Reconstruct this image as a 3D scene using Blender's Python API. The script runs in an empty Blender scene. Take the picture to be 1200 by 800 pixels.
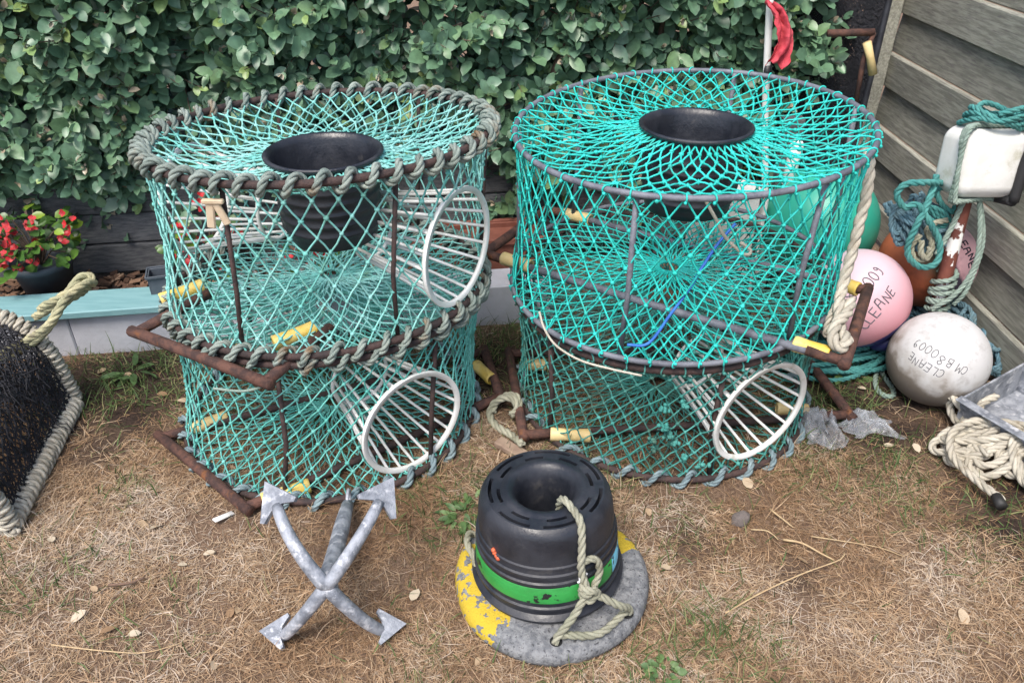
import bpy, math, random
import numpy as np
random.seed(7); rng = np.random.default_rng(7)
PI = math.pi
SC = bpy.context.scene; COL = SC.collection
V = lambda *a: np.array(a, float)
# ------------------------------------------------------------------ camera
F, PITCH, CAMH = 920.0, math.radians(32.5), 1.618
cs, cc = math.sin(PITCH), math.cos(PITCH)
cam = bpy.data.objects.new('camera', bpy.data.cameras.new('camera')); COL.objects.link(cam)
cam.location = (0, 0, CAMH); cam.rotation_euler = (PI/2 - PITCH, 0, 0)
cam.data.sensor_width = 36; cam.data.lens = 36*F/1200; cam.data.clip_end = 500; cam.data.clip_start = .05
SC.camera = cam
def ray(u, v):
    x, y = (u-600)/F, (400-v)/F
    return V(x, cc+y*cs, -cs+y*cc)
def atz(u, v, z=0.0):            # surveyed point of the photo on a level plane
    d = ray(u, v); return V(0, 0, CAMH) + d*((z-CAMH)/d[2])
def aty(u, v, Y):                # surveyed point on an upright plane
    d = ray(u, v); return V(0, 0, CAMH) + d*(Y/d[1])
# ------------------------------------------------------------------ mesh building
class MB:
    def __init__(s): s.v=[]; s.q=[]; s.t=[]; s.tone=[]; s.n=0
    def add(s, v, q=None, t=None, tone=None):
        v = np.asarray(v, float).reshape(-1, 3)
        s.v.append(v)
        if q is not None and len(q): s.q.append(np.asarray(q, np.int64).reshape(-1, 4)+s.n)
        if t is not None and len(t): s.t.append(np.asarray(t, np.int64).reshape(-1, 3)+s.n)
        s.tone.append(np.full(len(v), 1.0 if tone is None else tone) if np.ndim(tone) == 0 else np.asarray(tone, float))
        s.n += len(v)
    def build(s, name, mat, parent=None, smooth=True):
        me = bpy.data.meshes.new(name)
        v = np.concatenate(s.v); q = np.concatenate(s.q) if s.q else np.zeros((0, 4), int)
        t = np.concatenate(s.t) if s.t else np.zeros((0, 3), int)
        me.vertices.add(len(v)); me.vertices.foreach_set('co', v.ravel())
        nl = q.size + t.size
        me.loops.add(nl); me.loops.foreach_set('vertex_index', np.concatenate([q.ravel(), t.ravel()]).astype(np.int32))
        me.polygons.add(len(q)+len(t))
        me.polygons.foreach_set('loop_start', np.concatenate([np.arange(len(q))*4, q.size+np.arange(len(t))*3]).astype(np.int32))
        me.polygons.foreach_set('use_smooth', np.full(len(q)+len(t), smooth))
        at = me.attributes.new('tone', 'FLOAT', 'POINT'); at.data.foreach_set('value', np.concatenate(s.tone).astype(np.float32))
        me.update(calc_edges=True); me.validate()
        me.materials.append(mat)
        o = bpy.data.objects.new(name, me); COL.objects.link(o)
        if parent is not None: o.parent = parent
        return o
    # ---- shapes
    def tube(s, P, r, sides=8, closed=False, caps=True, tone=None):
        P = np.asarray(P, float); n = len(P); r = np.broadcast_to(np.asarray(r, float), (n,))
        T = (np.roll(P, -1, 0)-np.roll(P, 1, 0)) if closed else np.gradient(P, axis=0)
        T /= np.linalg.norm(T, axis=1, keepdims=True)+1e-12
        a = V(0, 0, 1) if abs(T[0][2]) < .9 else V(1, 0, 0)
        N = np.cross(T[0], a); N /= np.linalg.norm(N); Ns = [N]
        for i in range(1, n):
            N = Ns[-1]-T[i]*np.dot(Ns[-1], T[i]); N /= np.linalg.norm(N)+1e-12; Ns.append(N)
        Ns = np.array(Ns); B = np.cross(T, Ns)
        if closed:
            N = Ns[-1]-T[0]*np.dot(Ns[-1], T[0]); N /= np.linalg.norm(N)
            ang = math.atan2(np.dot(np.cross(N, Ns[0]), T[0]), np.dot(N, Ns[0]))
            th = (np.arange(n)/n*ang)[:, None]
            Ns, B = Ns*np.cos(th)+B*np.sin(th), B*np.cos(th)-Ns*np.sin(th)
        k = np.arange(sides)/sides*2*PI
        v = P[:, None]+(Ns[:, None]*np.cos(k)[None, :, None]+B[:, None]*np.sin(k)[None, :, None])*r[:, None, None]
        i = np.arange(n if closed else n-1)[:, None]; j = np.arange(sides)[None]
        q = np.stack([i*sides+j, i*sides+(j+1) % sides, ((i+1) % n)*sides+(j+1) % sides, ((i+1) % n)*sides+j], -1).reshape(-1, 4)
        vv = v.reshape(-1, 3); t = []
        if caps and not closed:
            vv = np.concatenate([vv, P[:1], P[-1:]]); e = n*sides; l = (n-1)*sides
            for m in range(sides):
                t.append((e, (m+1) % sides, m)); t.append((e+1, l+m, l+(m+1) % sides))
        s.add(vv, q, t, tone)
    def strands(s, A, B, r, sides=5, sag=.003, tone=None):
        A = np.asarray(A, float); B = np.asarray(B, float); n = len(A)
        T = B-A; T /= np.linalg.norm(T, axis=1, keepdims=True)+1e-12
        up = np.where(np.abs(T[:, 2:3]) > .9, V(1, 0, 0), V(0, 0, 1))
        N = np.cross(T, up); N /= np.linalg.norm(N, axis=1, keepdims=True); Bn = np.cross(T, N)
        M = (A+B)/2+rng.normal(0, sag, (n, 3))
        pts = np.stack([A, A*.6+M*.4+(B-A)*.02, M, B*.6+M*.4-(B-A)*.02, B], 1)
        k = np.arange(sides)/sides*2*PI
        rr = np.broadcast_to(np.asarray(r, float), (n,))[:, None, None, None]
        ring = N[:, None, None]*np.cos(k)[None, None, :, None]+Bn[:, None, None]*np.sin(k)[None, None, :, None]
        v = pts[:, :, None]+ring*rr
        K = 5; base = (np.arange(n)*K*sides)[:, None, None]; i = np.arange(K-1)[None, :, None]; j = np.arange(sides)[None, None]
        q = np.stack([base+i*sides+j, base+i*sides+(j+1) % sides, base+(i+1)*sides+(j+1) % sides, base+(i+1)*sides+j], -1).reshape(-1, 4)
        tn = np.repeat(rng.uniform(.8, 1.15, n) if tone is None else np.broadcast_to(tone, (n,)), K*sides)
        s.add(v.reshape(-1, 3), q, None, tn)
    def blobs(s, C, r, tone=None):
        t0 = (1+5**.5)/2
        iv = np.array([(-1,t0,0),(1,t0,0),(-1,-t0,0),(1,-t0,0),(0,-1,t0),(0,1,t0),(0,-1,-t0),(0,1,-t0),(t0,0,-1),(t0,0,1),(-t0,0,-1),(-t0,0,1)])/math.sqrt(1+t0*t0)
        it = np.array([(0,11,5),(0,5,1),(0,1,7),(0,7,10),(0,10,11),(1,5,9),(5,11,4),(11,10,2),(10,7,6),(7,1,8),(3,9,4),(3,4,2),(3,2,6),(3,6,8),(3,8,9),(4,9,5),(2,4,11),(6,2,10),(8,6,7),(9,8,1)])
        C = np.asarray(C, float); n = len(C)
        sc = r*rng.uniform(.75, 1.3, (n, 1, 3))
        v = C[:, None]+iv[None]*sc
        s.add(v.reshape(-1, 3), None, (np.arange(n)[:, None, None]*12+it[None]).reshape(-1, 3), np.repeat(rng.uniform(.8, 1.1, n), 12))
    def lathe(s, prof, n=64, c=(0, 0, 0), R=None, a0=0, a1=2*PI, tone=None):
        prof = np.asarray(prof, float); m = len(prof); full = abs(a1-a0-2*PI) < 1e-6
        k = a0+np.arange(n if full else n+1)/n*(a1-a0)
        v = np.stack([prof[:, None, 0]*np.cos(k), prof[:, None, 0]*np.sin(k), np.broadcast_to(prof[:, None, 1], (m, len(k)))], -1)
        L = len(k); i = np.arange(m-1)[:, None]; j = np.arange(n)[None]
        q = np.stack([i*L+j, i*L+(j+1) % L, (i+1)*L+(j+1) % L, (i+1)*L+j], -1).reshape(-1, 4)
        v = v.reshape(-1, 3)
        if R is not None: v = v@np.asarray(R).T
        s.add(v+np.asarray(c, float), q, None, tone)
    def box(s, c, size, R=None, bev=.004, tone=None):
        hx, hy, hz = np.asarray(size)/2.0; b = min(bev, hx*.9, hy*.9, hz*.9)
        vs = []; idx = {}
        for sx in (-1, 1):
            for sy in (-1, 1):
                for sz in (-1, 1):
                    for ax in range(3):
                        p = [sx*(hx-b), sy*(hy-b), sz*(hz-b)]; p[ax] += (sx, sy, sz)[ax]*b
                        idx[sx, sy, sz, ax] = len(vs); vs.append(p)
        q = []; t = []
        I = lambda sg, ax: idx[sg[0], sg[1], sg[2], ax]
        for ax in range(3):
            o = [a for a in range(3) if a != ax]
            for sg in (-1, 1):
                f = []
                for (p1, p2) in ((-1, -1), (1, -1), (1, 1), (-1, 1)):
                    g = [0, 0, 0]; g[ax] = sg; g[o[0]] = p1; g[o[1]] = p2; f.append(I(g, ax))
                q.append(f)
            for p1 in (-1, 1):
                for p2 in (-1, 1):
                    g0 = [0, 0, 0]; g0[ax] = -1; g0[o[0]] = p1; g0[o[1]] = p2; g1 = list(g0); g1[ax] = 1
                    q.append([I(g0, o[0]), I(g1, o[0]), I(g1, o[1]), I(g0, o[1])])
        for sx in (-1, 1):
            for sy in (-1, 1):
                for sz in (-1, 1): t.append([idx[sx, sy, sz, a] for a in range(3)])
        vs = np.array(vs); cen = vs.mean(0)
        fix = lambda f: f if np.dot(np.cross(vs[f[1]]-vs[f[0]], vs[f[2]]-vs[f[0]]), vs[f].mean(0)) > 0 else f[::-1]
        q = [fix(f) for f in q]; t = [fix(f) for f in t]
        if R is not None: vs = vs@np.asarray(R).T
        s.add(vs+np.asarray(c, float), q, t, tone)
    def rope(s, P, R, pitch=None, sides=5, closed=False, tone=None):
        """three twisted strands along a path"""
        P = smooth_path(P, max(R*.55, .004), closed); n = len(P)
        T = (np.roll(P, -1, 0)-np.roll(P, 1, 0)) if closed else np.gradient(P, axis=0)
        T /= np.linalg.norm(T, axis=1, keepdims=True)+1e-12
        a = V(0, 0, 1) if abs(T[0][2]) < .9 else V(1, 0, 0)
        N = np.cross(T[0], a); N /= np.linalg.norm(N); Ns = [N]
        for i in range(1, n):
            N = Ns[-1]-T[i]*np.dot(Ns[-1], T[i]); N /= np.linalg.norm(N)+1e-12; Ns.append(N)
        Ns = np.array(Ns); B = np.cross(T, Ns)
        L = np.concatenate([[0], np.cumsum(np.linalg.norm(np.diff(P, axis=0), axis=1))])
        pitch = pitch or R*7
        for k in range(3):
            th = (L/pitch*2*PI+k*2*PI/3)[:, None]
            s.tube(P+(Ns*np.cos(th)+B*np.sin(th))*R*.5, R*.56, sides, closed=False, tone=tone if tone is not None else (.88, 1.0, 1.1)[k])
def smooth_path(P, step, closed=False):
    P = np.asarray(P, float)
    if closed: P = np.concatenate([P, P[:1]])
    n = len(P); ext = np.concatenate([2*P[:1]-P[1:2], P, 2*P[-1:]-P[-2:-1]]); out = []
    for i in range(n-1):
        p0, p1, p2, p3 = ext[i:i+4]; m = max(2, int(np.linalg.norm(p2-p1)/step)+1)
        t = (np.arange(m)/m)[:, None]
        out.append(.5*((2*p1)+(-p0+p2)*t+(2*p0-5*p1+4*p2-p3)*t**2+(-p0+3*p1-3*p2+p3)*t**3))
    out.append(P[-1:]); return np.concatenate(out)
def rot(axis, a):
    axis = np.asarray(axis, float)/np.linalg.norm(axis); x, y, z = axis; c, s = math.cos(a), math.sin(a); C = 1-c
    return np.array([[c+x*x*C, x*y*C-z*s, x*z*C+y*s], [y*x*C+z*s, c+y*y*C, y*z*C-x*s], [z*x*C-y*s, z*y*C+x*s, c+z*z*C]])
def basis(z, xhint=(1, 0, 0)):
    z = np.asarray(z, float)/np.linalg.norm(z); x = np.asarray(xhint, float); x = x-z*np.dot(x, z); x /= np.linalg.norm(x)
    return np.stack([x, np.cross(z, x), z], 1)
def tag(o, label=None, cat=None, group=None, kind=None):
    if label: o['label'] = label
    if cat: o['category'] = cat
    if group: o['group'] = group
    if kind: o['kind'] = kind
    return o
def thing(name, loc, label, cat, group=None):
    o = bpy.data.objects.new(name, None); o.empty_display_size = .05; COL.objects.link(o); o.location = loc
    return tag(o, label, cat, group)
# ------------------------------------------------------------------ materials
def mat(name, c1, c2=None, scale=12, rough=.6, metal=0, bump=0, bscale=60, c3=None, s3=40, t3=(.6, .7), mid=(.4, .6), spec=.5, tone=True, alpha=1, aniso=None, rough2=None, detail=6):
    m = bpy.data.materials.new(name); m.use_nodes = True; N = m.node_tree.nodes; L = m.node_tree.links
    b = N['Principled BSDF']; b.inputs['Roughness'].default_value = rough; b.inputs['Metallic'].default_value = metal
    b.inputs['Specular IOR Level'].default_value = spec; b.inputs['Alpha'].default_value = alpha
    tc = N.new('ShaderNodeTexCoord'); vec = tc.outputs['Object']
    if aniso:
        mp = N.new('ShaderNodeMapping'); mp.inputs['Scale'].default_value = aniso; L.new(vec, mp.inputs['Vector']); vec = mp.outputs['Vector']
    def noise(sc, det=detail):
        n = N.new('ShaderNodeTexNoise'); n.inputs['Scale'].default_value = sc; n.inputs['Detail'].default_value = det; n.inputs['Roughness'].default_value = .62
        L.new(vec, n.inputs['Vector']); return n.outputs['Fac']
    def ramp(f, a, c):
        r = N.new('ShaderNodeMapRange'); r.inputs['From Min'].default_value = a; r.inputs['From Max'].default_value = c; L.new(f, r.inputs['Value']); return r.outputs['Result']
    def mix(f, a, c, mode='MIX'):
        x = N.new('ShaderNodeMix'); x.data_type = 'RGBA'; x.blend_type = mode
        for sock, val in ((x.inputs[0], f), (x.inputs[6], a), (x.inputs[7], c)):
            if hasattr(val, 'is_output') or isinstance(val, bpy.types.NodeSocket): L.new(val, sock)
            elif isinstance(val, (int, float)): sock.default_value = val
            else: sock.default_value = (*val, 1)
        return x.outputs[2]
    col = c1
    if c2:
        f = ramp(noise(scale), *mid); col = mix(f, c1, c2)
        if rough2 is not None:
            mr = N.new('ShaderNodeMapRange'); mr.inputs['To Min'].default_value = rough; mr.inputs['To Max'].default_value = rough2; L.new(f, mr.inputs['Value']); L.new(mr.outputs['Result'], b.inputs['Roughness'])
    if c3: col = mix(ramp(noise(s3), *t3), col, c3)
    if tone:
        a = N.new('ShaderNodeAttribute'); a.attribute_name = 'tone'
        cb = N.new('ShaderNodeCombineColor')
        for i in range(3): L.new(a.outputs['Fac'], cb.inputs[i])
        col = mix(1.0, col, cb.outputs['Color'], 'MULTIPLY')
    if isinstance(col, tuple): b.inputs['Base Color'].default_value = (*col, 1)
    else: L.new(col, b.inputs['Base Color'])
    if bump:
        bp = N.new('ShaderNodeBump'); bp.inputs['Strength'].default_value = bump; bp.inputs['Distance'].default_value = .004
        L.new(noise(bscale), bp.inputs['Height']); L.new(bp.outputs['Normal'], b.inputs['Normal'])
    m['b'] = 1
    return m
M = {}
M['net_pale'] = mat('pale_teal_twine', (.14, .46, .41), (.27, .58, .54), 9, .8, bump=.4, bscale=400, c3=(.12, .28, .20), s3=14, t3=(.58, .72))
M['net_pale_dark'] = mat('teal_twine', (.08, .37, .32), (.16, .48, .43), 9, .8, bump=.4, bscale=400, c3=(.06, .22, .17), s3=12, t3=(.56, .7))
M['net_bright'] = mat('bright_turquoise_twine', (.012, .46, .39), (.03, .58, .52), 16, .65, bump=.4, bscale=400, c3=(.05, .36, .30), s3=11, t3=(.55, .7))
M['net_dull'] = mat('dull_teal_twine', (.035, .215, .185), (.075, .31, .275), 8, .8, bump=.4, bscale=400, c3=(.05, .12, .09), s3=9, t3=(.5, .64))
M['rust'] = mat('rusty_steel', (.055, .03, .026), (.13, .062, .045), 30, .85, .2, .8, 120, c3=(.22, .085, .03), s3=18, t3=(.6, .72))
M['darkrust'] = mat('dark_rusty_steel', (.035, .026, .026), (.075, .045, .04), 30, .8, .2, .8, 120)
M['greymetal'] = mat('grey_coated_steel', (.10, .105, .13), (.17, .18, .21), 25, .6, .1, .4, 150)
M['sleeve'] = mat('yellow_plastic_tube', (.66, .45, .07), (.72, .56, .2), 14, .5, 0, .3, 60, c3=(.34, .19, .05), s3=30, t3=(.62, .72))
M['palesleeve'] = mat('pale_plastic_tube', (.66, .52, .26), (.6, .45, .2), 14, .55, 0, .3, 60)
M['white'] = mat('white_plastic', (.78, .78, .76), (.68, .68, .64), 10, .45, 0, .2, 90, c3=(.50, .49, .40), s3=16, t3=(.58, .74))
M['black'] = mat('black_plastic', (.014, .016, .022), (.026, .028, .036), 9, .30, 0, .3, 90, c3=(.075, .072, .07), s3=19, t3=(.60, .78), rough2=.58)
M['lash'] = mat('grey_green_rope', (.20, .25, .22), (.30, .35, .31), 14, .9, 0, .9, 500, c3=(.20, .12, .06), s3=7, t3=(.58, .7))
M['lash_blue'] = mat('grey_blue_rope', (.16, .23, .26), (.24, .32, .34), 14, .9, 0, .9, 500)
M['whiterope'] = mat('cream_rope', (.60, .56, .47), (.46, .42, .34), 10, .9, 0, .9, 500, c3=(.3, .25, .18), s3=25, t3=(.6, .75))
M['oldrope'] = mat('weathered_rope', (.40, .39, .30), (.29, .29, .21), 12, .9, 0, .9, 500, c3=(.17, .15, .1), s3=20, t3=(.6, .75))
M['yellowrope'] = mat('yellowish_rope', (.50, .46, .28), (.36, .36, .22), 12, .9, 0, .9, 500, c3=(.14, .12, .08), s3=18, t3=(.58, .7))
M['tealrope'] = mat('teal_rope', (.05, .24, .23), (.09, .32, .30), 12, .85, 0, .9, 500)
M['bluerope'] = mat('dull_blue_rope', (.09, .19, .25), (.15, .26, .31), 10, .9, 0, .9, 500, c3=(.2, .28, .28), s3=18, t3=(.55, .7))
M['sagerope'] = mat('grey_green_thin_rope', (.23, .32, .27), (.30, .38, .33), 12, .9, 0, .9, 500)
M['galv'] = mat('galvanised_steel', (.17, .185, .215), (.36, .38, .42), 22, .55, .25, .9, 70, c3=(.55, .56, .59), s3=34, t3=(.55, .66), rough2=.65)
M['concrete'] = mat('speckled_concrete', (.13, .135, .145), (.24, .245, .25), 60, .95, 0, 1.0, 160, c3=(.05, .05, .055), s3=130, t3=(.56, .66))
M['wallwhite'] = mat('white_painted_block', (.50, .51, .56), (.42, .43, .47), 6, .85, 0, .5, 70, c3=(.40, .40, .38), s3=12, t3=(.62, .76))
M['tealplank'] = mat('teal_painted_wood', (.16, .32, .34), (.20, .37, .39), 9, .6, 0, .3, 60, aniso=(1, 8, 8), c3=(.10, .17, .17), s3=20, t3=(.64, .74))
M['oldwood'] = mat('weathered_grey_wood', (.07, .073, .08), (.13, .132, .135), 8, .85, 0, .9, 40, aniso=(1.2, 14, 14), c3=(.05, .055, .06), s3=14, t3=(.6, .72))
M['bluewood'] = mat('green_grey_weathered_wood', (.25, .25, .205), (.41, .405, .34), 6, .85, 0, .9, 40, aniso=(14, 1.2, 14), c3=(.18, .165, .16), s3=10, t3=(.52, .72))
M['terracotta'] = mat('terracotta', (.17, .055, .035), (.22, .08, .055), 12, .8, 0, .3)
M['greypot'] = mat('slate_grey_plastic', (.06, .075, .095), (.08, .095, .115), 12, .6, 0, .2)
M['red'] = mat('red_petals', (.33, .008, .016), (.46, .018, .022), 30, .55)
M['redcloth'] = mat('faded_red_cloth', (.42, .03, .05), (.60, .09, .11), 8, .8, 0, .6, 200)
M['leaf'] = None
# leaf-type material: several hues by the 'tone' value, soft translucency
def leafmat(name, stops, rough=.42, trans=.18, spec=.5, under=None):
    m = bpy.data.materials.new(name); m.use_nodes = True; N = m.node_tree.nodes; L = m.node_tree.links
    b = N['Principled BSDF']; b.inputs['Roughness'].default_value = rough; b.inputs['Specular IOR Level'].default_value = spec
    a = N.new('ShaderNodeAttribute'); a.attribute_name = 'tone'
    r = N.new('ShaderNodeValToRGB'); L.new(a.outputs['Fac'], r.inputs['Fac'])
    e = r.color_ramp.elements
    while len(e) < len(stops): e.new(.5)
    for i, (p, c) in enumerate(stops): e[i].position = p; e[i].color = (*c, 1)
    col = r.outputs['Color']
    tc = N.new('ShaderNodeTexCoord'); n = N.new('ShaderNodeTexNoise'); n.inputs['Scale'].default_value = 45; n.inputs['Detail'].default_value = 4
    L.new(tc.outputs['Object'], n.inputs['Vector'])
    mr = N.new('ShaderNodeMapRange'); mr.inputs['From Min'].default_value = .3; mr.inputs['From Max'].default_value = .7; mr.inputs['To Min'].default_value = .75; mr.inputs['To Max'].default_value = 1.2
    L.new(n.outputs['Fac'], mr.inputs['Value'])
    x = N.new('ShaderNodeMix'); x.data_type = 'RGBA'; x.blend_type = 'MULTIPLY'; x.inputs[0].default_value = 1; L.new(col, x.inputs[6])
    cb = N.new('ShaderNodeCombineColor'); [L.new(mr.outputs['Result'], cb.inputs[i]) for i in range(3)]; L.new(cb.outputs['Color'], x.inputs[7]); col = x.outputs[2]
    if under:
        g = N.new('ShaderNodeNewGeometry'); y = N.new('ShaderNodeMix'); y.data_type = 'RGBA'; L.new(g.outputs['Backfacing'], y.inputs[0]); L.new(col, y.inputs[6]); y.inputs[7].default_value = (*under, 1); col = y.outputs[2]
    L.new(col, b.inputs['Base Color'])
    if trans:
        t = N.new('ShaderNodeBsdfTranslucent'); L.new(col, t.inputs['Color']); ms = N.new('ShaderNodeMixShader'); ms.inputs['Fac'].default_value = trans
        L.new(b.outputs['BSDF'], ms.inputs[1]); L.new(t.outputs['BSDF'], ms.inputs[2]); L.new(ms.outputs['Shader'], N['Material Output'].inputs['Surface'])
    return m
M['leaf'] = leafmat('silver_green_leaf', [(0, (.078, .152, .100)), (.3, (.112, .215, .130)), (.6, (.142, .258, .138)), (.8, (.17, .285, .125)), (.93, (.25, .36, .11)), (1, (.42, .35, .25))], .38, .15, .55, (.20, .24, .20))
M['begonia'] = leafmat('begonia_leaf', [(0, (.03, .07, .02)), (.6, (.07, .16, .03)), (1, (.22, .32, .03))], .35, .2)
M['twig'] = mat('brown_twig', (.09, .062, .045), (.14, .10, .07), 40, .9)
M['drygrass'] = leafmat('dead_grass_blade', [(0, (.17, .098, .055)), (.3, (.34, .215, .122)), (.6, (.47, .335, .21)), (.8, (.53, .41, .29)), (1, (.58, .49, .40))], .8, .2, .2)
M['greengrass'] = leafmat('green_grass_blade', [(0, (.045, .085, .025)), (.6, (.10, .16, .05)), (1, (.27, .27, .12))], .6, .25, .3)
M['deadleaf'] = leafmat('dry_leaf', [(0, (.22, .12, .06)), (.5, (.40, .28, .17)), (1, (.56, .48, .36))], .7, .1, .3)
M['chips'] = leafmat('bark_chip', [(0, (.06, .035, .025)), (.5, (.17, .10, .065)), (1, (.36, .25, .17))], .9, 0, .2)
# ground
def ground_mat():
    m = bpy.data.materials.new('dry_turf_soil'); m.use_nodes = True; N = m.node_tree.nodes; L = m.node_tree.links
    b = N['Principled BSDF']; b.inputs['Roughness'].default_value = .95; b.inputs['Specular IOR Level'].default_value = .15
    tc = N.new('ShaderNodeTexCoord')
    def noise(sc, det=6, ro=.6):
        n = N.new('ShaderNodeTexNoise'); n.inputs['Scale'].default_value = sc; n.inputs['Detail'].default_value = det; n.inputs['Roughness'].default_value = ro; L.new(tc.outputs['Object'], n.inputs['Vector']); return n.outputs['Fac']
    def ramp(f, st):
        r = N.new('ShaderNodeValToRGB'); L.new(f, r.inputs['Fac']); e = r.color_ramp.elements
        while len(e) < len(st): e.new(.5)
        for i, (p, c) in enumerate(st): e[i].position = p; e[i].color = (*c, 1)
        return r.outputs['Color']
    fine = ramp(noise(120, 8, .75), [(.3, (.085, .052, .036)), (.5, (.22, .145, .098)), (.72, (.37, .26, .18))])
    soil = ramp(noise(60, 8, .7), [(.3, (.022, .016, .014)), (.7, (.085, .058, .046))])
    a = N.new('ShaderNodeAttribute'); a.attribute_name = 'tone'
    x = N.new('ShaderNodeMix'); x.data_type = 'RGBA'; L.new(a.outputs['Fac'], x.inputs[0]); L.new(soil, x.inputs[6]); L.new(fine, x.inputs[7])
    L.new(x.outputs[2], b.inputs['Base Color'])
    bp = N.new('ShaderNodeBump'); bp.inputs['Strength'].default_value = 1; bp.inputs['Distance'].default_value = .012; L.new(noise(90, 8, .75), bp.inputs['Height']); L.new(bp.outputs['Normal'], b.inputs['Normal'])
    return m
M['ground'] = ground_mat()
# value noise in numpy, for density maps and bumps
_g = rng.random((64, 64))
def vnoise(x, y, sc):
    x = np.asarray(x)*sc+100; y = np.asarray(y)*sc+100; xi = np.floor(x).astype(int); yi = np.floor(y).astype(int); fx = x-xi; fy = y-yi
    fx = fx*fx*(3-2*fx); fy = fy*fy*(3-2*fy); g = lambda a, c: _g[a % 64, c % 64]
    return (g(xi, yi)*(1-fx)+g(xi+1, yi)*fx)*(1-fy)+(g(xi, yi+1)*(1-fx)+g(xi+1, yi+1)*fx)*fy
def wall_y(x): return 2.425+.147*(np.asarray(x)+1.71)       # front face of the low wall
# soil patches (x, y, radius, strength): dark trodden earth
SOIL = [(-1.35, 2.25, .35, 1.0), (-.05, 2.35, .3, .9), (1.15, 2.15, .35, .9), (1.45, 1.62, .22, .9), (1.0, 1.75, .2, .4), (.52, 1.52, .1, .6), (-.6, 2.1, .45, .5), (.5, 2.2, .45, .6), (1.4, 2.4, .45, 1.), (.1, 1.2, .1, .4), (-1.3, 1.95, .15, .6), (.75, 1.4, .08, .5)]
GREEN = [(-.15, 1.66, .17, .8), (-1.35, 2.36, .3, .8), (-.07, 2.52, .28, 1.0), (1.1, 2.16, .2, .8), (1.05, 1.9, .28, .55), (.5, 1.2, .13, .8), (.36, 1.08, .16, 1.0), (-1.15, 1.75, .1, .4), (.1, 1.12, .1, .6), (-1.25, 1.4, .16, .4), (-.75, 2.45, .5, .7), (1.25, 1.65, .2, .4), (-.9, 1.25, .15, .12), (-.2, 1.15, .15, .25), (.2, 1.9, .25, .4), (.45, 1.62, .2, .25)]
PALE = [(-1.05, 1.50, .22, .5), (-.80, 1.42, .2, .55), (-1.15, 1.25, .15, .5), (1.15, 1.42, .18, .5), (1.0, 1.1, .25, .3), (.48, 1.62, .12, .5), (1.4, 1.25, .2, .4)]
def patch(x, y, L):
    o = np.zeros(np.shape(x))
    for (a, c, r, st) in L: o = np.maximum(o, st*np.exp(-(((x-a)**2+(y-c)**2)/(r*r))**1.4))
    return o
def gz(x, y): return .012*(vnoise(x, y, 5)-.5)+.006*(vnoise(x, y, 17)-.5)
def build_ground():
    xs = np.concatenate([[-60, -25, -10, -5], np.linspace(-3, 3, 241), [5, 10, 25, 60]]); ys = np.concatenate([[-40, -10, -3, -.5], np.linspace(0, 4, 161), [6, 10, 25, 80]])
    X, Y = np.meshgrid(xs, ys); inside = (np.abs(X) <= 3) & (Y >= 0) & (Y <= 4)
    Z = np.where(inside, gz(X, Y), 0); n = len(xs)
    i = np.arange(len(ys)-1)[:, None]; j = np.arange(n-1)[None]
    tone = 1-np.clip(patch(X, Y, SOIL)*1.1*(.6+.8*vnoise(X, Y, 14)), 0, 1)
    m = MB(); m.add(np.stack([X, Y, Z], -1).reshape(-1, 3), np.stack([i*n+j, i*n+j+1, (i+1)*n+j+1, (i+1)*n+j], -1).reshape(-1, 4), None, tone.ravel())
    tag(m.build('ground', M['ground']), kind='structure')
build_ground()
# bodies standing on the ground where no blade grows through: (x, y, r)
BLOCK = [(.10, 1.375, .235), (1.42, 2.19, .1)]
def blades(n, area, hl, wid, lay, seed, dens, tone_fn, root_shrink=.6):
    """bent grass blades: root points from density map dens(x,y); lay = typical angle from the ground"""
    r = np.random.default_rng(seed); x = r.uniform(area[0], area[1], n); y = r.uniform(area[2], area[3], n)
    k = r.random(n) < dens(x, y)
    for (a, c, R) in BLOCK: k &= (x-a)**2+(y-c)**2 > R*R
    k &= y < wall_y(x)-.01
    x = x[k]; y = y[k]; n = len(x); az = r.uniform(0, 2*PI, n); L = r.uniform(*hl, n); w = r.uniform(*wid, n)
    el0 = np.clip(r.normal(lay[0], lay[1], n), .03, 1.5); curl = r.normal(0, .7, n); droop = r.uniform(.2, 1.0, n)*lay[2]
    p = np.stack([x, y, gz(x, y)-.004+r.uniform(0, .012, n)*(lay[0] < .5)], -1); K = 5; pts = [p]
    for i in range(K-1):
        el = el0-droop*(i/(K-1))*1.5; a2 = az+curl*(i/(K-1))
        el = np.where((p[:, 2] < .008) & (el < .02), .05, el)
        p = p+np.stack([np.cos(a2)*np.cos(el), np.sin(a2)*np.cos(el), np.sin(el)], -1)*(L/(K-1))[:, None]; p[:, 2] = np.maximum(p[:, 2], .003+gz(p[:, 0], p[:, 1])); pts.append(p)
    P = np.stack(pts, 1); side = np.stack([-np.sin(az), np.cos(az), r.normal(0, .5, n)], -1); side /= np.linalg.norm(side, axis=1, keepdims=True)
    ws = np.array([.9, 1, .85, .6, .12])[None, :, None]*w[:, None, None]*.5
    v = np.stack([P-side[:, None]*ws, P+side[:, None]*ws], 2)
    b = (np.arange(n)*K*2)[:, None]; i = np.arange(K-1)[None]
    q = np.stack([b+i*2, b+i*2+1, b+i*2+3, b+i*2+2], -1).reshape(-1, 4)
    m = MB(); m.add(v.reshape(-1, 3), q, None, np.repeat(tone_fn(x, y, r), K*2)); return m
AREA = (-2.5, 2.1, .55, 2.8)
def ddens(x, y): return np.clip((1.1-patch(x, y, SOIL)*1.15)*(.05+1.35*vnoise(x, y, 7)*(.5+.9*vnoise(x, y, 19))), .04, 1)*np.clip(1.3-.35*(y-1), .45, 1)
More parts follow.
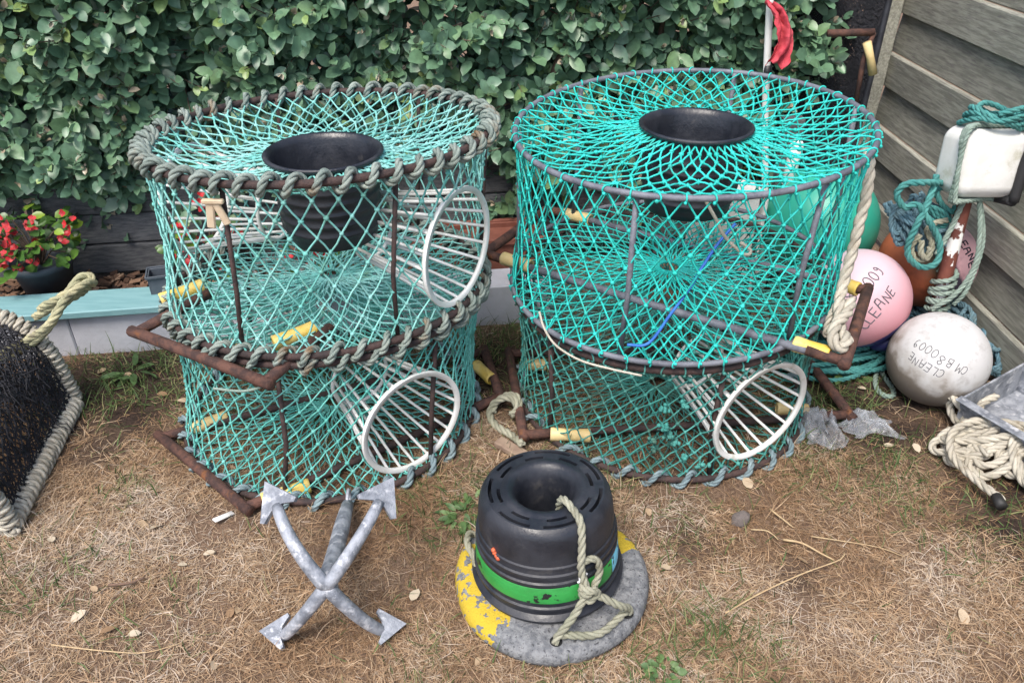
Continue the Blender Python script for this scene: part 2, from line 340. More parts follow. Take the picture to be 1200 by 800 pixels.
def dtone(x, y, r): return np.clip(-.02+.55*vnoise(x, y, 3.1)+.42*vnoise(x, y, 10)+r.normal(0, .20, len(x))-.1*patch(x, y, SOIL)+.55*patch(x, y, PALE), 0, 1)
dg2 = blades(36000, AREA, (.035, .085), (.0013, .0027), (.42, .25, .55), 15, lambda x, y: np.clip((vnoise(x, y, 13)-.52)*4, 0, 1)*(1-.8*patch(x, y, SOIL)), dtone)
dg1 = blades(310000, AREA, (.018, .055), (.0009, .0019), (.14, .2, .25), 11, ddens, dtone)
dg1.add(np.concatenate(dg2.v), dg2.q[0], None, np.concatenate(dg2.tone))
tag(dg1.build('dry_grass', M['drygrass']), 'short brown dead grass matted over the garden ground', 'grass', kind='stuff')
def gdens(x, y): return np.clip(patch(x, y, GREEN)*(.3+1.1*vnoise(x, y, 11)), 0, 1)+.010
gm = blades(80000, AREA, (.03, .085), (.0017, .0038), (.75, .4, .5), 12, gdens, lambda x, y, r: np.clip(r.normal(.45, .3, len(x)), 0, 1))
g2 = blades(12000, AREA, (.06, .15), (.002, .004), (1.0, .3, .55), 13, lambda x, y: np.clip(patch(x, y, [(-1.25, 2.44, .22, .8), (-.95, 2.5, .22, .8), (-1.55, 2.4, .15, .5), (-.08, 2.6, .22, .9), (1.12, 2.14, .12, .6), (.08, 2.2, .1, .4), (.5, 1.21, .06, .5)])*(.2+1.1*vnoise(x, y, 17)), 0, 1), lambda x, y, r: np.clip(r.normal(.5, .3, len(x)), 0, 1))
gm.add(np.concatenate(g2.v), g2.q[0], None, np.concatenate(g2.tone))
tag(gm.build('green_grass', M['greengrass']), 'green grass tufts growing among the dead grass and along the white wall', 'grass', kind='stuff')
# ------------------------------------------------------------------ back of the garden
WD = V(math.cos(math.atan(.147)), math.sin(math.atan(.147)), 0); WN = V(-WD[1], WD[0], 0)   # along the wall, away from the camera
RW = np.stack([WD, WN, V(0, 0, 1)], 1)
def wp(s, d, z): return V(-1.71, 2.425, 0)+WD*s+WN*d+V(0, 0, z)
m = MB()
for k in range(5): m.box(wp(-1.1+k*.6+.3, .075, .075), (.597, .15, .19), RW, .005)
lw = tag(m.build('low_wall', M['wallwhite'], smooth=False), 'low white painted block wall with a teal plank on its left half', 'wall')
m = MB(); m.box(wp(.18, .055, .186), (2.3, .165, .028), RW, .004); m.build('capping_plank', M['tealplank'], lw, smooth=False)
m = MB(); m.box(wp(.24, .30, .06), (3.3, .30, .09), RW, .005)
tag(m.build('planting_bed', mat('bed_soil', (.03, .022, .018), (.06, .042, .034), 30, .95, 0, 1, 80), smooth=False), kind='structure')
r_ = np.random.default_rng(5); m = MB()
for i in range(1500):
    p = wp(r_.uniform(-1.4, 1.88), r_.uniform(.17, .42), .11+r_.uniform(0, .022)); m.box(p, (r_.uniform(.02, .06), r_.uniform(.01, .022), .004), rot(V(0, 0, 1), r_.uniform(0, PI))@rot(V(r_.normal(), r_.normal(), 0), r_.normal(0, .35)), .001, tone=np.full(24, np.clip(r_.normal(.4, .28), 0, 1)))
tag(m.build('bark_chips', M['chips'], smooth=False), 'brown bark chips lying in the bed behind the white wall', 'bark chips', kind='stuff')
m = MB()
for k in range(5): m.box(wp(.6, .475+.006*(k % 2), .17+.129*k), (4.3, .03, .124), RW@rot(V(1, 0, 0), .04*((k % 2)-.5)), .006, tone=np.full(24, (.95, 1.2, .85, 1.1, .9)[k]))
bf = tag(m.build('board_fence', M['oldwood'], smooth=False), 'low weathered grey board fence behind the hedge and bark bed', 'fence')
for k in range(4): m = MB(); m.box(wp(-1.4+k*1.3, .53, .42), (.08, .08, .82), RW, .006); m.build('post', M['oldwood'], bf, smooth=False)
# ---- the hedge
def leaves(mb, o, ax, nr, L, wr, tone, fold=.22, curve=.25):
    """many cupped oval leaves, each 4 x 2 faces"""
    n = len(o); ax = ax/np.linalg.norm(ax, axis=1, keepdims=True); nr = nr-ax*(nr*ax).sum(1, keepdims=True); nr /= np.linalg.norm(nr, axis=1, keepdims=True)+1e-9; sd = np.cross(ax, nr)
    T = np.array([0, .2, .48, .78, 1.0]); W = np.array([.12, .82, 1.0, .76, .08]); v = np.zeros((n, 5, 3, 3))
    wav = rng.normal(0, .05, (n, 5, 3))
    for i in range(5):
        for j, s in enumerate((-1, 0, 1)):
            w = W[i]*wr*.5*L
            v[:, i, j] = o+ax*(T[i]*L)[:, None]+sd*(s*w)[:, None]+nr*((fold*abs(s))*w-curve*T[i]**2*L*.6+wav[:, i, j]*L*.5)[:, None]
    b = (np.arange(n)*15)[:, None, None]; i = np.arange(4)[None, :, None]; j = np.arange(2)[None, None]
    q = np.stack([b+i*3+j, b+i*3+j+1, b+(i+1)*3+j+1, b+(i+1)*3+j], -1).reshape(-1, 4)
    mb.add(v.reshape(-1, 3), q, None, np.repeat(tone, 15))
def nrm(a): return a/(np.linalg.norm(a, axis=-1, keepdims=True)+1e-9)
def hedge():
    r = np.random.default_rng(21); n = 7400
    s = r.uniform(-1.7, 3.05, n); z = r.uniform(.16, 1.95, n); d = np.abs(r.normal(0, .11, n))
    low = np.clip(.44+.12*(vnoise(s, s*0, 4)-.5)*2, .3, .7)
    low = np.where(np.abs(s-.33) < .22, .30, low); low = np.where(s > 1.35, .22, low); low = np.where(s < .30, .25, low); low = np.where((s > .5) & (s < 1.3), .33, low)
    k = (z > low); s, z, d = s[k], z[k], d[k]; n = len(s)
    front = .33-.20*(vnoise(s, z, 3.2)-.5)-.10*(vnoise(s, z, 8)-.5)+.12*np.clip((z-1.2), 0, 1)-.04*np.clip((1-z), 0, .6)+.10*np.clip((.62-z)/.25, 0, 1)
    base = np.stack([s*WD[0]-WN[0]*0-1.71, 2.425+s*WD[1], z], -1)+WN[None]*(front+d+.10)[:, None]
    dirn = nrm(-WN[None]*r.uniform(.5, 1.2, n)[:, None]+WD[None]*r.normal(0, .55, n)[:, None]+V(0, 0, 1)[None]*r.normal(.35, .5, n)[:, None])
    Ls = r.uniform(.07, .17, n); fol = MB(); tw = MB(); st = np.clip(r.normal(.40, .17, n)+.12*(vnoise(s, z, 2.5)-.5), 0, .8)
    O, A, Nn, L, T = [], [], [], [], []
    for i in range(n):
        P0 = base[i]; D = dirn[i]; m_ = r.integers(5, 9); ph = r.uniform(0, 6)
        if r.random() < .5: tw.tube([P0-D*.06, P0+D*Ls[i]*.5, P0+D*Ls[i]+V(0, 0, r.normal(0, .008))], [.0028, .0022, .0014], 4, caps=False)
        x = nrm(np.cross(D, V(0, 0, 1)+r.normal(0, .2, 3))); y = np.cross(D, x)
        young = r.random() < .10
        for j in range(m_):
            f = (j+.4)/m_; a = ph+j*2.4; rad = x*math.cos(a)+y*math.sin(a)
            ax = rad*(1.0-.5*f)+D*(.3+.8*f)+V(0, 0, -.18)
            nn = V(0, 0, .75)-WN*.75+D*.4-rad*.25+r.normal(0, .33, 3)
            O.append(P0+D*Ls[i]*f); A.append(ax); Nn.append(nn); sz = r.uniform(.042, .084)*(1-.35*(f > .8))
            t = np.clip(st[i]+r.normal(0, .10), 0, .9)
            if young and f > .55: t = r.uniform(.75, .95); sz *= .75
            if r.random() < .012: t = 1.0; sz *= .55
            L.append(sz); T.append(t)
        if r.random() < .16:                         # silvery beige buds at the shoot tip
            for j in range(4): O.append(P0+D*Ls[i]); A.append(D+r.normal(0, .5, 3)); Nn.append(r.normal(0, 1, 3)); L.append(r.uniform(.015, .03)); T.append(1.0)
    leaves(fol, np.array(O), np.array(A), np.array(Nn), np.array(L), r.uniform(.55, .76, len(L)), np.array(T))
    h = thing('hedge', (0, 3.1, 0), 'dense silvery green evergreen hedge behind the stacked pots', 'hedge')
    off = V(0, -3.1, 0)
    for mb in (fol, tw): mb.v = [a+off for a in mb.v]
    br = MB()
    for i in range(16):
        s0 = -1.6+i*.3; p = wp(s0, .60, .0)
        for b in range(3):
            q = wp(s0+r.normal(0, .12), .60+r.normal(0, .06), .55+r.uniform(0, .2)); e = wp(s0+r.normal(0, .3), .58+r.normal(0, .12), 1.5+r.uniform(0, .35))
            br.tube(smooth_path([p, q, e], .08)+off, np.linspace(.02, .006, len(smooth_path([p, q, e], .08))), 6)
    # the leafy mass at the back of the hedge that closes it
    n2 = 6500; s = r.uniform(-1.7, 3.3, n2); z = r.uniform(.05, 1.95, n2); dd = r.uniform(.62, .95, n2)
    o = np.stack([s*WD[0]-1.71, 2.425+s*WD[1], z], -1)+WN[None]*dd[:, None]
    leaves(fol, o+off, r.normal(0, 1, (n2, 3)), r.normal(0, 1, (n2, 3)), r.uniform(.07, .12, n2), r.uniform(.5, .65, n2), np.clip(r.normal(.35, .15, n2), 0, .8))
    fol.build('foliage', M['leaf'], h); tw.build('shoots', M['twig'], h); br.build('branches', M['twig'], h)
hedge()
# ------------------------------------------------------------------ netted pots
def net(mb, pos, rows, cols, r, jit=.0026, sag=.0014, knot=2.5, holes=(), sides=5):
    i = np.arange(rows+1); P = np.zeros((rows+1, cols, 3))
    for a in i: P[a] = pos(a/rows, (np.arange(cols)+.5*(a % 2))/cols*2*PI)
    J = rng.normal(0, jit, P.shape); J[0] = 0; J[-1] = 0; P = P+J
    A, B = [], []
    for a in range(rows):
        sh = -1 if a % 2 == 0 else 1
        A += [P[a], P[a]]; B += [P[a+1], np.roll(P[a+1], -sh if sh == 1 else 1, 0) if a % 2 == 0 else np.roll(P[a+1], -1, 0)]
    A = np.concatenate(A); B = np.concatenate(B); K = P[1:-1].reshape(-1, 3)
    for (c, hr, n) in holes:
        c = np.asarray(c); n = np.asarray(n)
        ins = lambda Q: (np.abs((Q-c)@n) < .12) & (np.linalg.norm((Q-c)-np.outer((Q-c)@n, n), axis=1) < hr)
        ia, ib = ins(A), ins(B); keep = ~(ia & ib)
        def onring(Q):
            w = Q-c; w = w-np.outer(w@n, n); return c+w/np.linalg.norm(w, axis=1, keepdims=True)*hr
        A = np.where(ia[:, None], onring(A), A)[keep]; B = np.where(ib[:, None], onring(B), B)[keep]; K = K[~ins(K)]
    mb.strands(A, B, r, sides, sag); mb.blobs(K, r*knot)
def ringpath(c, rad, tilt, n=96, a0=0):
    k = a0+np.arange(n)/n*2*PI; x = rad*np.cos(k); y = rad*np.sin(k)
    return np.stack([c[0]+x, c[1]+y, c[2]+tilt[0]*x+tilt[1]*y], -1)
def lash(mb, c, rad, tilt, turns, rr, rope_r, arcs=((0, 2*PI),)):
    for (a0, a1) in arcs:
        n = int(abs(a1-a0)/(2*PI)*turns*10)
        k = np.linspace(a0, a1, n); ph = k*turns+.35*np.sin(k*7)
        q = rr+rope_r*.95; wob = 1+.10*np.sin(k*23)
        R = rad+np.cos(ph)*q*wob; x = R*np.cos(k); y = R*np.sin(k)
        mb.rope(np.stack([c[0]+x, c[1]+y, c[2]+tilt[0]*x+tilt[1]*y+np.sin(ph)*q*wob], -1), rope_r, sides=4)
def make_pot(name, base, label, c1, t0, t1, rads, netm, cols, rows, trows, frows, strand, ring_m, ring_r, up_r, uprights, corners, sleeves, cones=(), funnel=None, short=None, lash_top=None, lash_bot=None, z0=.02, barz=.024, skew=.1, rail_m=None, hole0=.03, toprim=None):
    base = V(*base); root = thing(name, base, label, 'fishing pot', 'netted fishing pots stacked in two pairs')
    c0 = V(0, 0, z0); c1 = V(*c1); r0, r1 = rads
    def circ(t, a, rad=None):
        R = (r0+(r1-r0)*t)-.018*math.sin(PI*t) if rad is None else rad
        c = c0+(c1-c0)*t; tl = V(*t0)*(1-t)+V(*t1)*t; x = R*np.cos(a); y = R*np.sin(a)
        return np.stack([c[0]+x, c[1]+y, c[2]+tl[0]*x+tl[1]*y], -1)
    holes = []; K = []
    for (phi, t, up) in cones:
        p = circ(t, np.array([phi]))[0]; n = V(-math.cos(phi), -math.sin(phi), up); n /= np.linalg.norm(n); holes.append((p, .168, n)); K.append((p, n))
    sn = MB(); net(sn, lambda t, a: circ(t, a+skew*t), rows, cols, strand, holes=holes)
    for (lv, tl_, ro) in ((0, t0, r0), (1, t1, r1)):
        if (lv == 1 and lash_top) or (lv == 0 and lash_bot): continue
        for j in range(cols):
            a = (j+.5*((rows*lv) % 2))/cols*2*PI+skew*lv; p = circ(lv, np.array([a]), ro)[0]; er = V(math.cos(a), math.sin(a), 0); ez = V(0, 0, 1); et = V(-math.sin(a), math.cos(a), 0)
            ph = np.arange(9)/9*2*PI; sl = rng.normal(0, .006); sn.tube([p+(er*math.cos(x)+ez*math.sin(x))*(ring_r+strand*.8)+et*sl*math.cos(x) for x in ph], strand, 5, True); sn.blobs([p+er*(ring_r+strand)-ez*.008*(2*lv-1)], strand*1.9)
    sn.build('side_net', netm, root)
    # top net to the funnel rim (or drawn to a small eye)
    if funnel is not None: fc, fr = V(*funnel)-base, .146
    else: fc, fr = c1-V(0, 0, .05), .06
    def topp(t, a):
        o = circ(1, a+skew); i = np.stack([fc[0]+fr*np.cos(a+skew), fc[1]+fr*np.sin(a+skew), np.full(len(a), fc[2]-.012)], -1)
        tt = t**.92; p = o*(1-tt)+i*tt; p[:, 2] -= .028*math.sin(PI*t); return p
    tn = MB(); net(tn, topp, trows, cols, strand, jit=.0028); tn.build('top_net', netm, root)
    def flo(t, a):
        o = circ(0, a); tt = 1-(1-t)**1.0; R = hole0
        i = np.stack([c0[0]+R*np.cos(a), c0[1]+R*np.sin(a), np.full(len(a), c0[2]+.01)], -1); p = o*(1-tt)+i*tt; p[:, 2] -= .012*math.sin(PI*t)*(z0 > .1); return p
    fn = MB(); net(fn, flo, frows, cols, strand*.92, jit=.0025, knot=1.9); fn.build('floor_net', netm, root)
    tm = MB(); tm.tube(ringpath(c1, r1, t1), ring_r, 8, True); tm.build('top_ring', ring_m, root)
    bm = MB(); bm.tube(ringpath(c0, r0, t0), ring_r, 8, True); bm.build('base_ring', ring_m, root)
    for a in uprights:
        u = MB(); p, q = circ(0, np.array([a]), r0-.012)[0], circ(1, np.array([a]), r1-.012)[0]
        u.tube([p, p*.6+q*.4+rng.normal(0, .006, 3), q], up_r, 7); u.build('upright', ring_m, root)
    if lash_top: l = MB(); lash(l, c1, r1, t1, lash_top[0], ring_r, lash_top[1]); l.build('top_lashing', lash_top[2], root)
    if lash_bot: l = MB(); lash(l, c0, r0, t0, lash_bot[0], ring_r, lash_bot[1]); l.build('base_lashing', lash_bot[2], root)
    # two runners across the base joined by a handle bar outside the ring at each end; corners: (front-left, front-right, back-right, back-left)
    C = [V(c[0], c[1], 0)-V(base[0], base[1], 0) for c in corners]
    pl = lambda p: V(p[0], p[1], c0[2]+.3*(t0[0]*p[0]+t0[1]*p[1])+barz)
    C = [pl(c) for c in C]
    for (a, b) in (() if short else ((0, 3), (1, 2))):
        k = MB(); k.tube([C[a], (C[a]+C[b])/2-V(0, 0, .004), C[b]], .0125, 8); k.build('runner', rail_m or ring_m, root)
    for (a, b) in (((0, 1),) if short else ((0, 1), (3, 2))):
        d = (C[b]-C[a])/np.linalg.norm(C[b]-C[a]); e1 = (C[3-a if a in (0,) else 0]-C[a]); e1 /= np.linalg.norm(e1); e2 = (C[2 if b == 1 else 1]-C[b]); e2 /= np.linalg.norm(e2)
        if short: e1 = pl(V(*short[0], 0)-V(base[0], base[1], 0))-C[a]; e2 = pl(V(*short[1], 0)-V(base[0], base[1], 0))-C[b]; e1, e2 = (e1+V(0, 0, .035))*10, (e2+V(0, 0, .035))*10
        k = MB(); k.tube([C[a]-d*.022, (C[a]+C[b])/2+V(0, 0, .003), C[b]+d*.022], .0165, 9); k.tube([C[a], C[a]+e1*.10], .0155, 8); k.tube([C[b], C[b]+e2*.10], .0155, 8)
        k.build('handle_bar', M['rust'], root)
    for (p, q, mm) in sleeves:
        p = pl(V(*p)-V(base[0], base[1], 0)); q = pl(V(*q)-V(base[0], base[1], 0)); d = (q-p)/np.linalg.norm(q-p); k = MB()
        if short: p = p+V(0, 0, .020); q = q+V(0, 0, .034); d = (q-p)/np.linalg.norm(q-p)
        R_ = basis(d, V(0, 0, 1)); L_ = np.linalg.norm(q-p)
        k.lathe([(.0155, 0), (.0215, 0), (.0225, .006), (.0205, L_*.4), (.021, L_*.7), (.0225, L_-.005), (.0215, L_), (.0155, L_), (.0155, 0)], 14, p, R_); k.build('sleeve', mm, root)
    for (p, n) in K:
        R_ = basis(n, V(0, 0, 1)); k = MB(); ln = .285; ra, rb = .160, .097
        for j in range(20):
            an = j/20*2*PI; A = p+R_@V(ra*math.cos(an), ra*math.sin(an), .0); B = p+R_@V(rb*math.cos(an), rb*math.sin(an), ln)
            k.tube([A, (A+B)/2+(p-(A+B)/2)*.02, B], .0047, 6)
        circl = lambda rad, d: np.array([p+R_@V(rad*math.cos(x), rad*math.sin(x), d) for x in np.arange(48)/48*2*PI])
        k.tube(circl(rb, ln), .006, 7, True); cn = k.build('entrance_cone', M['white'], root)
        k = MB(); k.lathe([(ra+.010, -.006), (ra+.011, .0), (ra+.010, .006), (ra-.004, .006), (ra-.006, 0), (ra-.004, -.006), (ra+.010, -.006)], 64, p, R_); k.build('rim', M['white'], cn)
    if funnel is not None:
        k = MB(); H_ = .235
        prof = [(.162, -.012), (.170, -.006), (.172, .0), (.166, .004), (.158, .001), (.150, -.014), (.142, -.05), (.132, -.14), (.124, -H_+.004), (.126, -H_), (.131, -H_), (.135, -H_+.02)]
        for z in (-.19, -.16, -.13, -.10, -.07): prof += [(.150+.05*(z+.07)*1.2, z-.006), (.154+.05*(z+.07)*1.2, z-.003), (.154+.05*(z+.07)*1.2, z+.003), (.150+.05*(z+.07)*1.2, z+.006)]
        prof += [(.155, -.03), (.162, -.012)]
        k.lathe([(a_*.91, b_) for a_, b_ in prof], 72, fc, None); k.build('funnel', M['black'], root)
    return root
D_ = math.radians
S = lambda u1, v1, u2, v2, z, mm='sleeve': (atz(u1, v1, z), atz(u2, v2, z), M[mm])
LUB = (-.567, 2.177, .468); LLB = (-.600, 2.123, 0); RUB = (.500, 2.231, .468); RLB = (.508, 2.231, 0)
lu_t = (.026, -.042); ru_t = (.057, .048)
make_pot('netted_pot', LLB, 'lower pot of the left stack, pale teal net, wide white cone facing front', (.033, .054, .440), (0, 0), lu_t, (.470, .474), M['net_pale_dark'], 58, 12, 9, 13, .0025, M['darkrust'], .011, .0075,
    [D_(a) for a in (-97, -40, 25, 80, 140, 200)], [(-1.105, 1.925), (-.752, 1.615), (-.04, 2.14), (-.10, 2.42)],
    [S(306, 583, 362, 565, .045), (V(-.13, 2.33, 0), V(-.07, 2.24, 0), M['sleeve']), (V(-1.03, 1.965, 0), V(-.93, 2.03, 0), M['palesleeve'])],
    cones=[(D_(-49), .385, .05), (D_(130), .45, .05)], lash_top=(38, .0095, M['lash']), lash_bot=(34, .0105, M['lash_blue']), skew=.25, barz=.014)
make_pot('netted_pot', LUB, 'upper pot of the left stack, rope lashed rim, white cones and black funnel', (.033, 0, .468), lu_t, lu_t, (.476, .474), M['net_pale'], 48, 10, 9, 12, .0027, M['darkrust'], .011, .0065,
    [D_(a) for a in (-108, -56, 0, 60, 120, 185)], [(-1.063, 1.886), (-.630, 1.635), (-.12, 1.905), (-.09, 2.40)], 
    [S(190, 358, 241, 345, .447), S(322, 411, 373, 397, .447)],
    cones=[(D_(-28), .40, .02), (D_(163), .48, .02)], z0=.0, barz=-.022, short=[(-.90, 2.06), (-.50, 1.85)], funnel=atz(379, 177, .935), lash_top=(50, .0105, M['lash']), lash_bot=(46, .0100, M['lash']), skew=-.05)
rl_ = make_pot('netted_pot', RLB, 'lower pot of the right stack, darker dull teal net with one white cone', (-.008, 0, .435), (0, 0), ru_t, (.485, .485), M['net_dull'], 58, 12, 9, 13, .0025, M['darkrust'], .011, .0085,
    [D_(a) for a in (-80, -20, 40, 100, 160, 215)], [(.035, 1.925), (-.01, 2.39), (1.05, 2.44), (1.10, 2.03)],
    [S(645, 508, 692, 510, .045, 'palesleeve'), S(610, 427, 640, 427, .045, 'palesleeve'), (V(.87, 2.06, 0), V(.97, 2.05, 0), M['palesleeve'])],
    cones=[(D_(-62), .48, .04)], lash_bot=(32, .0095, M['lash_blue']), skew=.2)
make_pot('netted_pot', RUB, 'upper pot of the right stack, bright turquoise net with plain grey rims and black funnel', (.008, .004, .468), ru_t, ru_t, (.5, .5), M['net_bright'], 48, 9, 9, 12, .0026, M['greymetal'], .0085, .0082,
    [D_(a) for a in (-115, -58, 5, 62, 125, 180)], [(.870, 1.701), (1.065, 2.068), (.13, 2.70), (-.09, 2.35)],
    [S(930, 403, 972, 416, .47), S(980, 333, 1005, 343, .47), (V(-.03, 2.315, 0), V(.06, 2.255, 0), M['palesleeve']), (V(.19, 2.66, 0), V(.28, 2.60, 0), M['palesleeve'])],
    z0=.0, barz=.006, funnel=atz(816, 146, .965), skew=.0, rail_m=M['greymetal'])
m = MB(); r = np.random.default_rng(61)
for k in range(9):
    a = D_(r.uniform(-110, -84)); p = V(.480*math.cos(a), .480*math.sin(a), r.uniform(.05, .34)); m = MB(); m.blobs([p]+[p+r.normal(0, .0065, 3) for q in range(6)], .0075)
    for q in range(4): m.tube([p, p+r.normal(0, .008, 3), p+r.normal(0, .011, 3)-V(0, 0, .008)], .0016, 4)
    m.build('twine_knot', M['net_dull'], rl_)
# ------------------------------------------------------------------ light
w = bpy.data.worlds.new('World'); SC.world = w; w.use_nodes = True; N = w.node_tree.nodes
sky = N.new('ShaderNodeTexSky'); sky.sky_type = 'NISHITA'; sky.sun_disc = False; SE, SR = math.radians(60), math.radians(205)
sky.sun_elevation = SE; sky.sun_rotation = SR; sky.air_density = 1.0; sky.dust_density = 3.0
w.node_tree.links.new(sky.outputs['Color'], N['Background'].inputs['Color']); N['Background'].inputs['Strength'].default_value = .11
sl = bpy.data.lights.new('sun', 'SUN'); sl.energy = 1.5; sl.angle = math.radians(24); sl.color = (1, .95, .88)
so = bpy.data.objects.new('sun', sl); COL.objects.link(so)
az = SR; d = V(math.sin(az)*math.cos(SE), math.cos(az)*math.cos(SE), math.sin(SE))     # towards the sun
import mathutils
so.rotation_euler = mathutils.Vector(d).to_track_quat('Z', 'Y').to_euler(); so.location = (0, 0, 6)
vs = SC.view_settings; vs.view_transform = 'Standard'; vs.look = 'None'; vs.exposure = 1.28; vs.gamma = 1; vs.use_curve_mapping = False
SC.cycles.use_denoising = True
SC.cycles.max_bounces = 8
# ------------------------------------------------------------------ grapnel anchor
def anchor():
    crown = V(-.424, 1.222, .182); tip = V(-.458, 1.600, .060); root = thing('grapnel_anchor', (-.448, 1.275, 0), 'galvanised four armed grapnel anchor lying on the dry grass', 'anchor')
    o = V(-.448, 1.275, 0); s = nrm(tip-crown); R_ = basis(s, V(1, 0, 0)); e1, e2 = R_[:, 0], R_[:, 1]
    if e2[2] < 0: e1, e2 = e1, -e2
    m = MB(); n = 9; L = np.linalg.norm(tip-crown)
    P = [crown+s*(L*t) for t in np.linspace(-.02, 1, n)]
    m.tube(np.array(P)-o, [.021, .023, .0215, .0215, .021, .0215, .021, .019, .017], 14); m.blobs([crown-o], .029)
    m.build('shank', M['galv'], root)
    m = MB(); rc = tip+s*.026; m.tube(np.array([rc+(s*math.cos(a)+e2*math.sin(a))*.03 for a in np.arange(20)/20*2*PI])-o, .005, 7, True); m.build('ring', M['galv'], root)
    for (a, b, ln) in ((1, 1, 1.0), (-1, 1, 1.0), (1, -1, .93), (-1, -1, .93)):
        rd = nrm(e1*a*.60+e2*b*.80)
        t = np.linspace(0, 1, 12); rad = (.196 if b > 0 else .212)*np.sin(t*1.05)/math.sin(1.05)*ln; ax = -.014+(.098 if b > 0 else .052)*t**2.0
        P = np.array([crown+rd*x+s*y for x, y in zip(rad, ax)])
        m = MB(); m.tube(P-o, np.linspace(.0175, .0135, 12), 12); arm = m.build('arm', M['galv'], root)
        # spade fluke: a thick arrow-shaped plate set across the arm's end
        tan = nrm(rd+s*(.85 if b > 0 else .70)); w_ = nrm(np.cross(tan, s))
        if b < 0: tan = nrm(e1*a*.92-e2*.10+s*.22); w_ = nrm(np.cross(nrm(e2*.75-s*.66), tan))
        nn = nrm(np.cross(w_, tan)); c = P[-1]+tan*.008+(V(0, 0, .016) if b < 0 else V(0, 0, 0))
        out = [(-.045, .0), (-.030, .058), (.062, .0), (-.030, -.058)]; out = [(.062, .0), (-.020, .054), (-.027, .045), (-.012, .016), (-.012, -.016), (-.027, -.045), (-.020, -.054)]
        k = MB(); hN = .006; fs_ = 1.0 if b > 0 else .78; top = np.array([c+tan*x*fs_+w_*y*fs_+nn*hN for x, y in out])-o; bot = top-nn*2*hN
        k.add(np.concatenate([top, bot]), [[i, 7+i, 7+(i+1) % 7, (i+1) % 7] for i in range(7)], [f for g in ([0, 1, 3], [1, 2, 3], [0, 3, 4], [0, 4, 6], [4, 5, 6]) for f in (g, [7+g[0], 7+g[2], 7+g[1]])]); k.build('fluke', M['galv'], arm, smooth=False)
anchor()
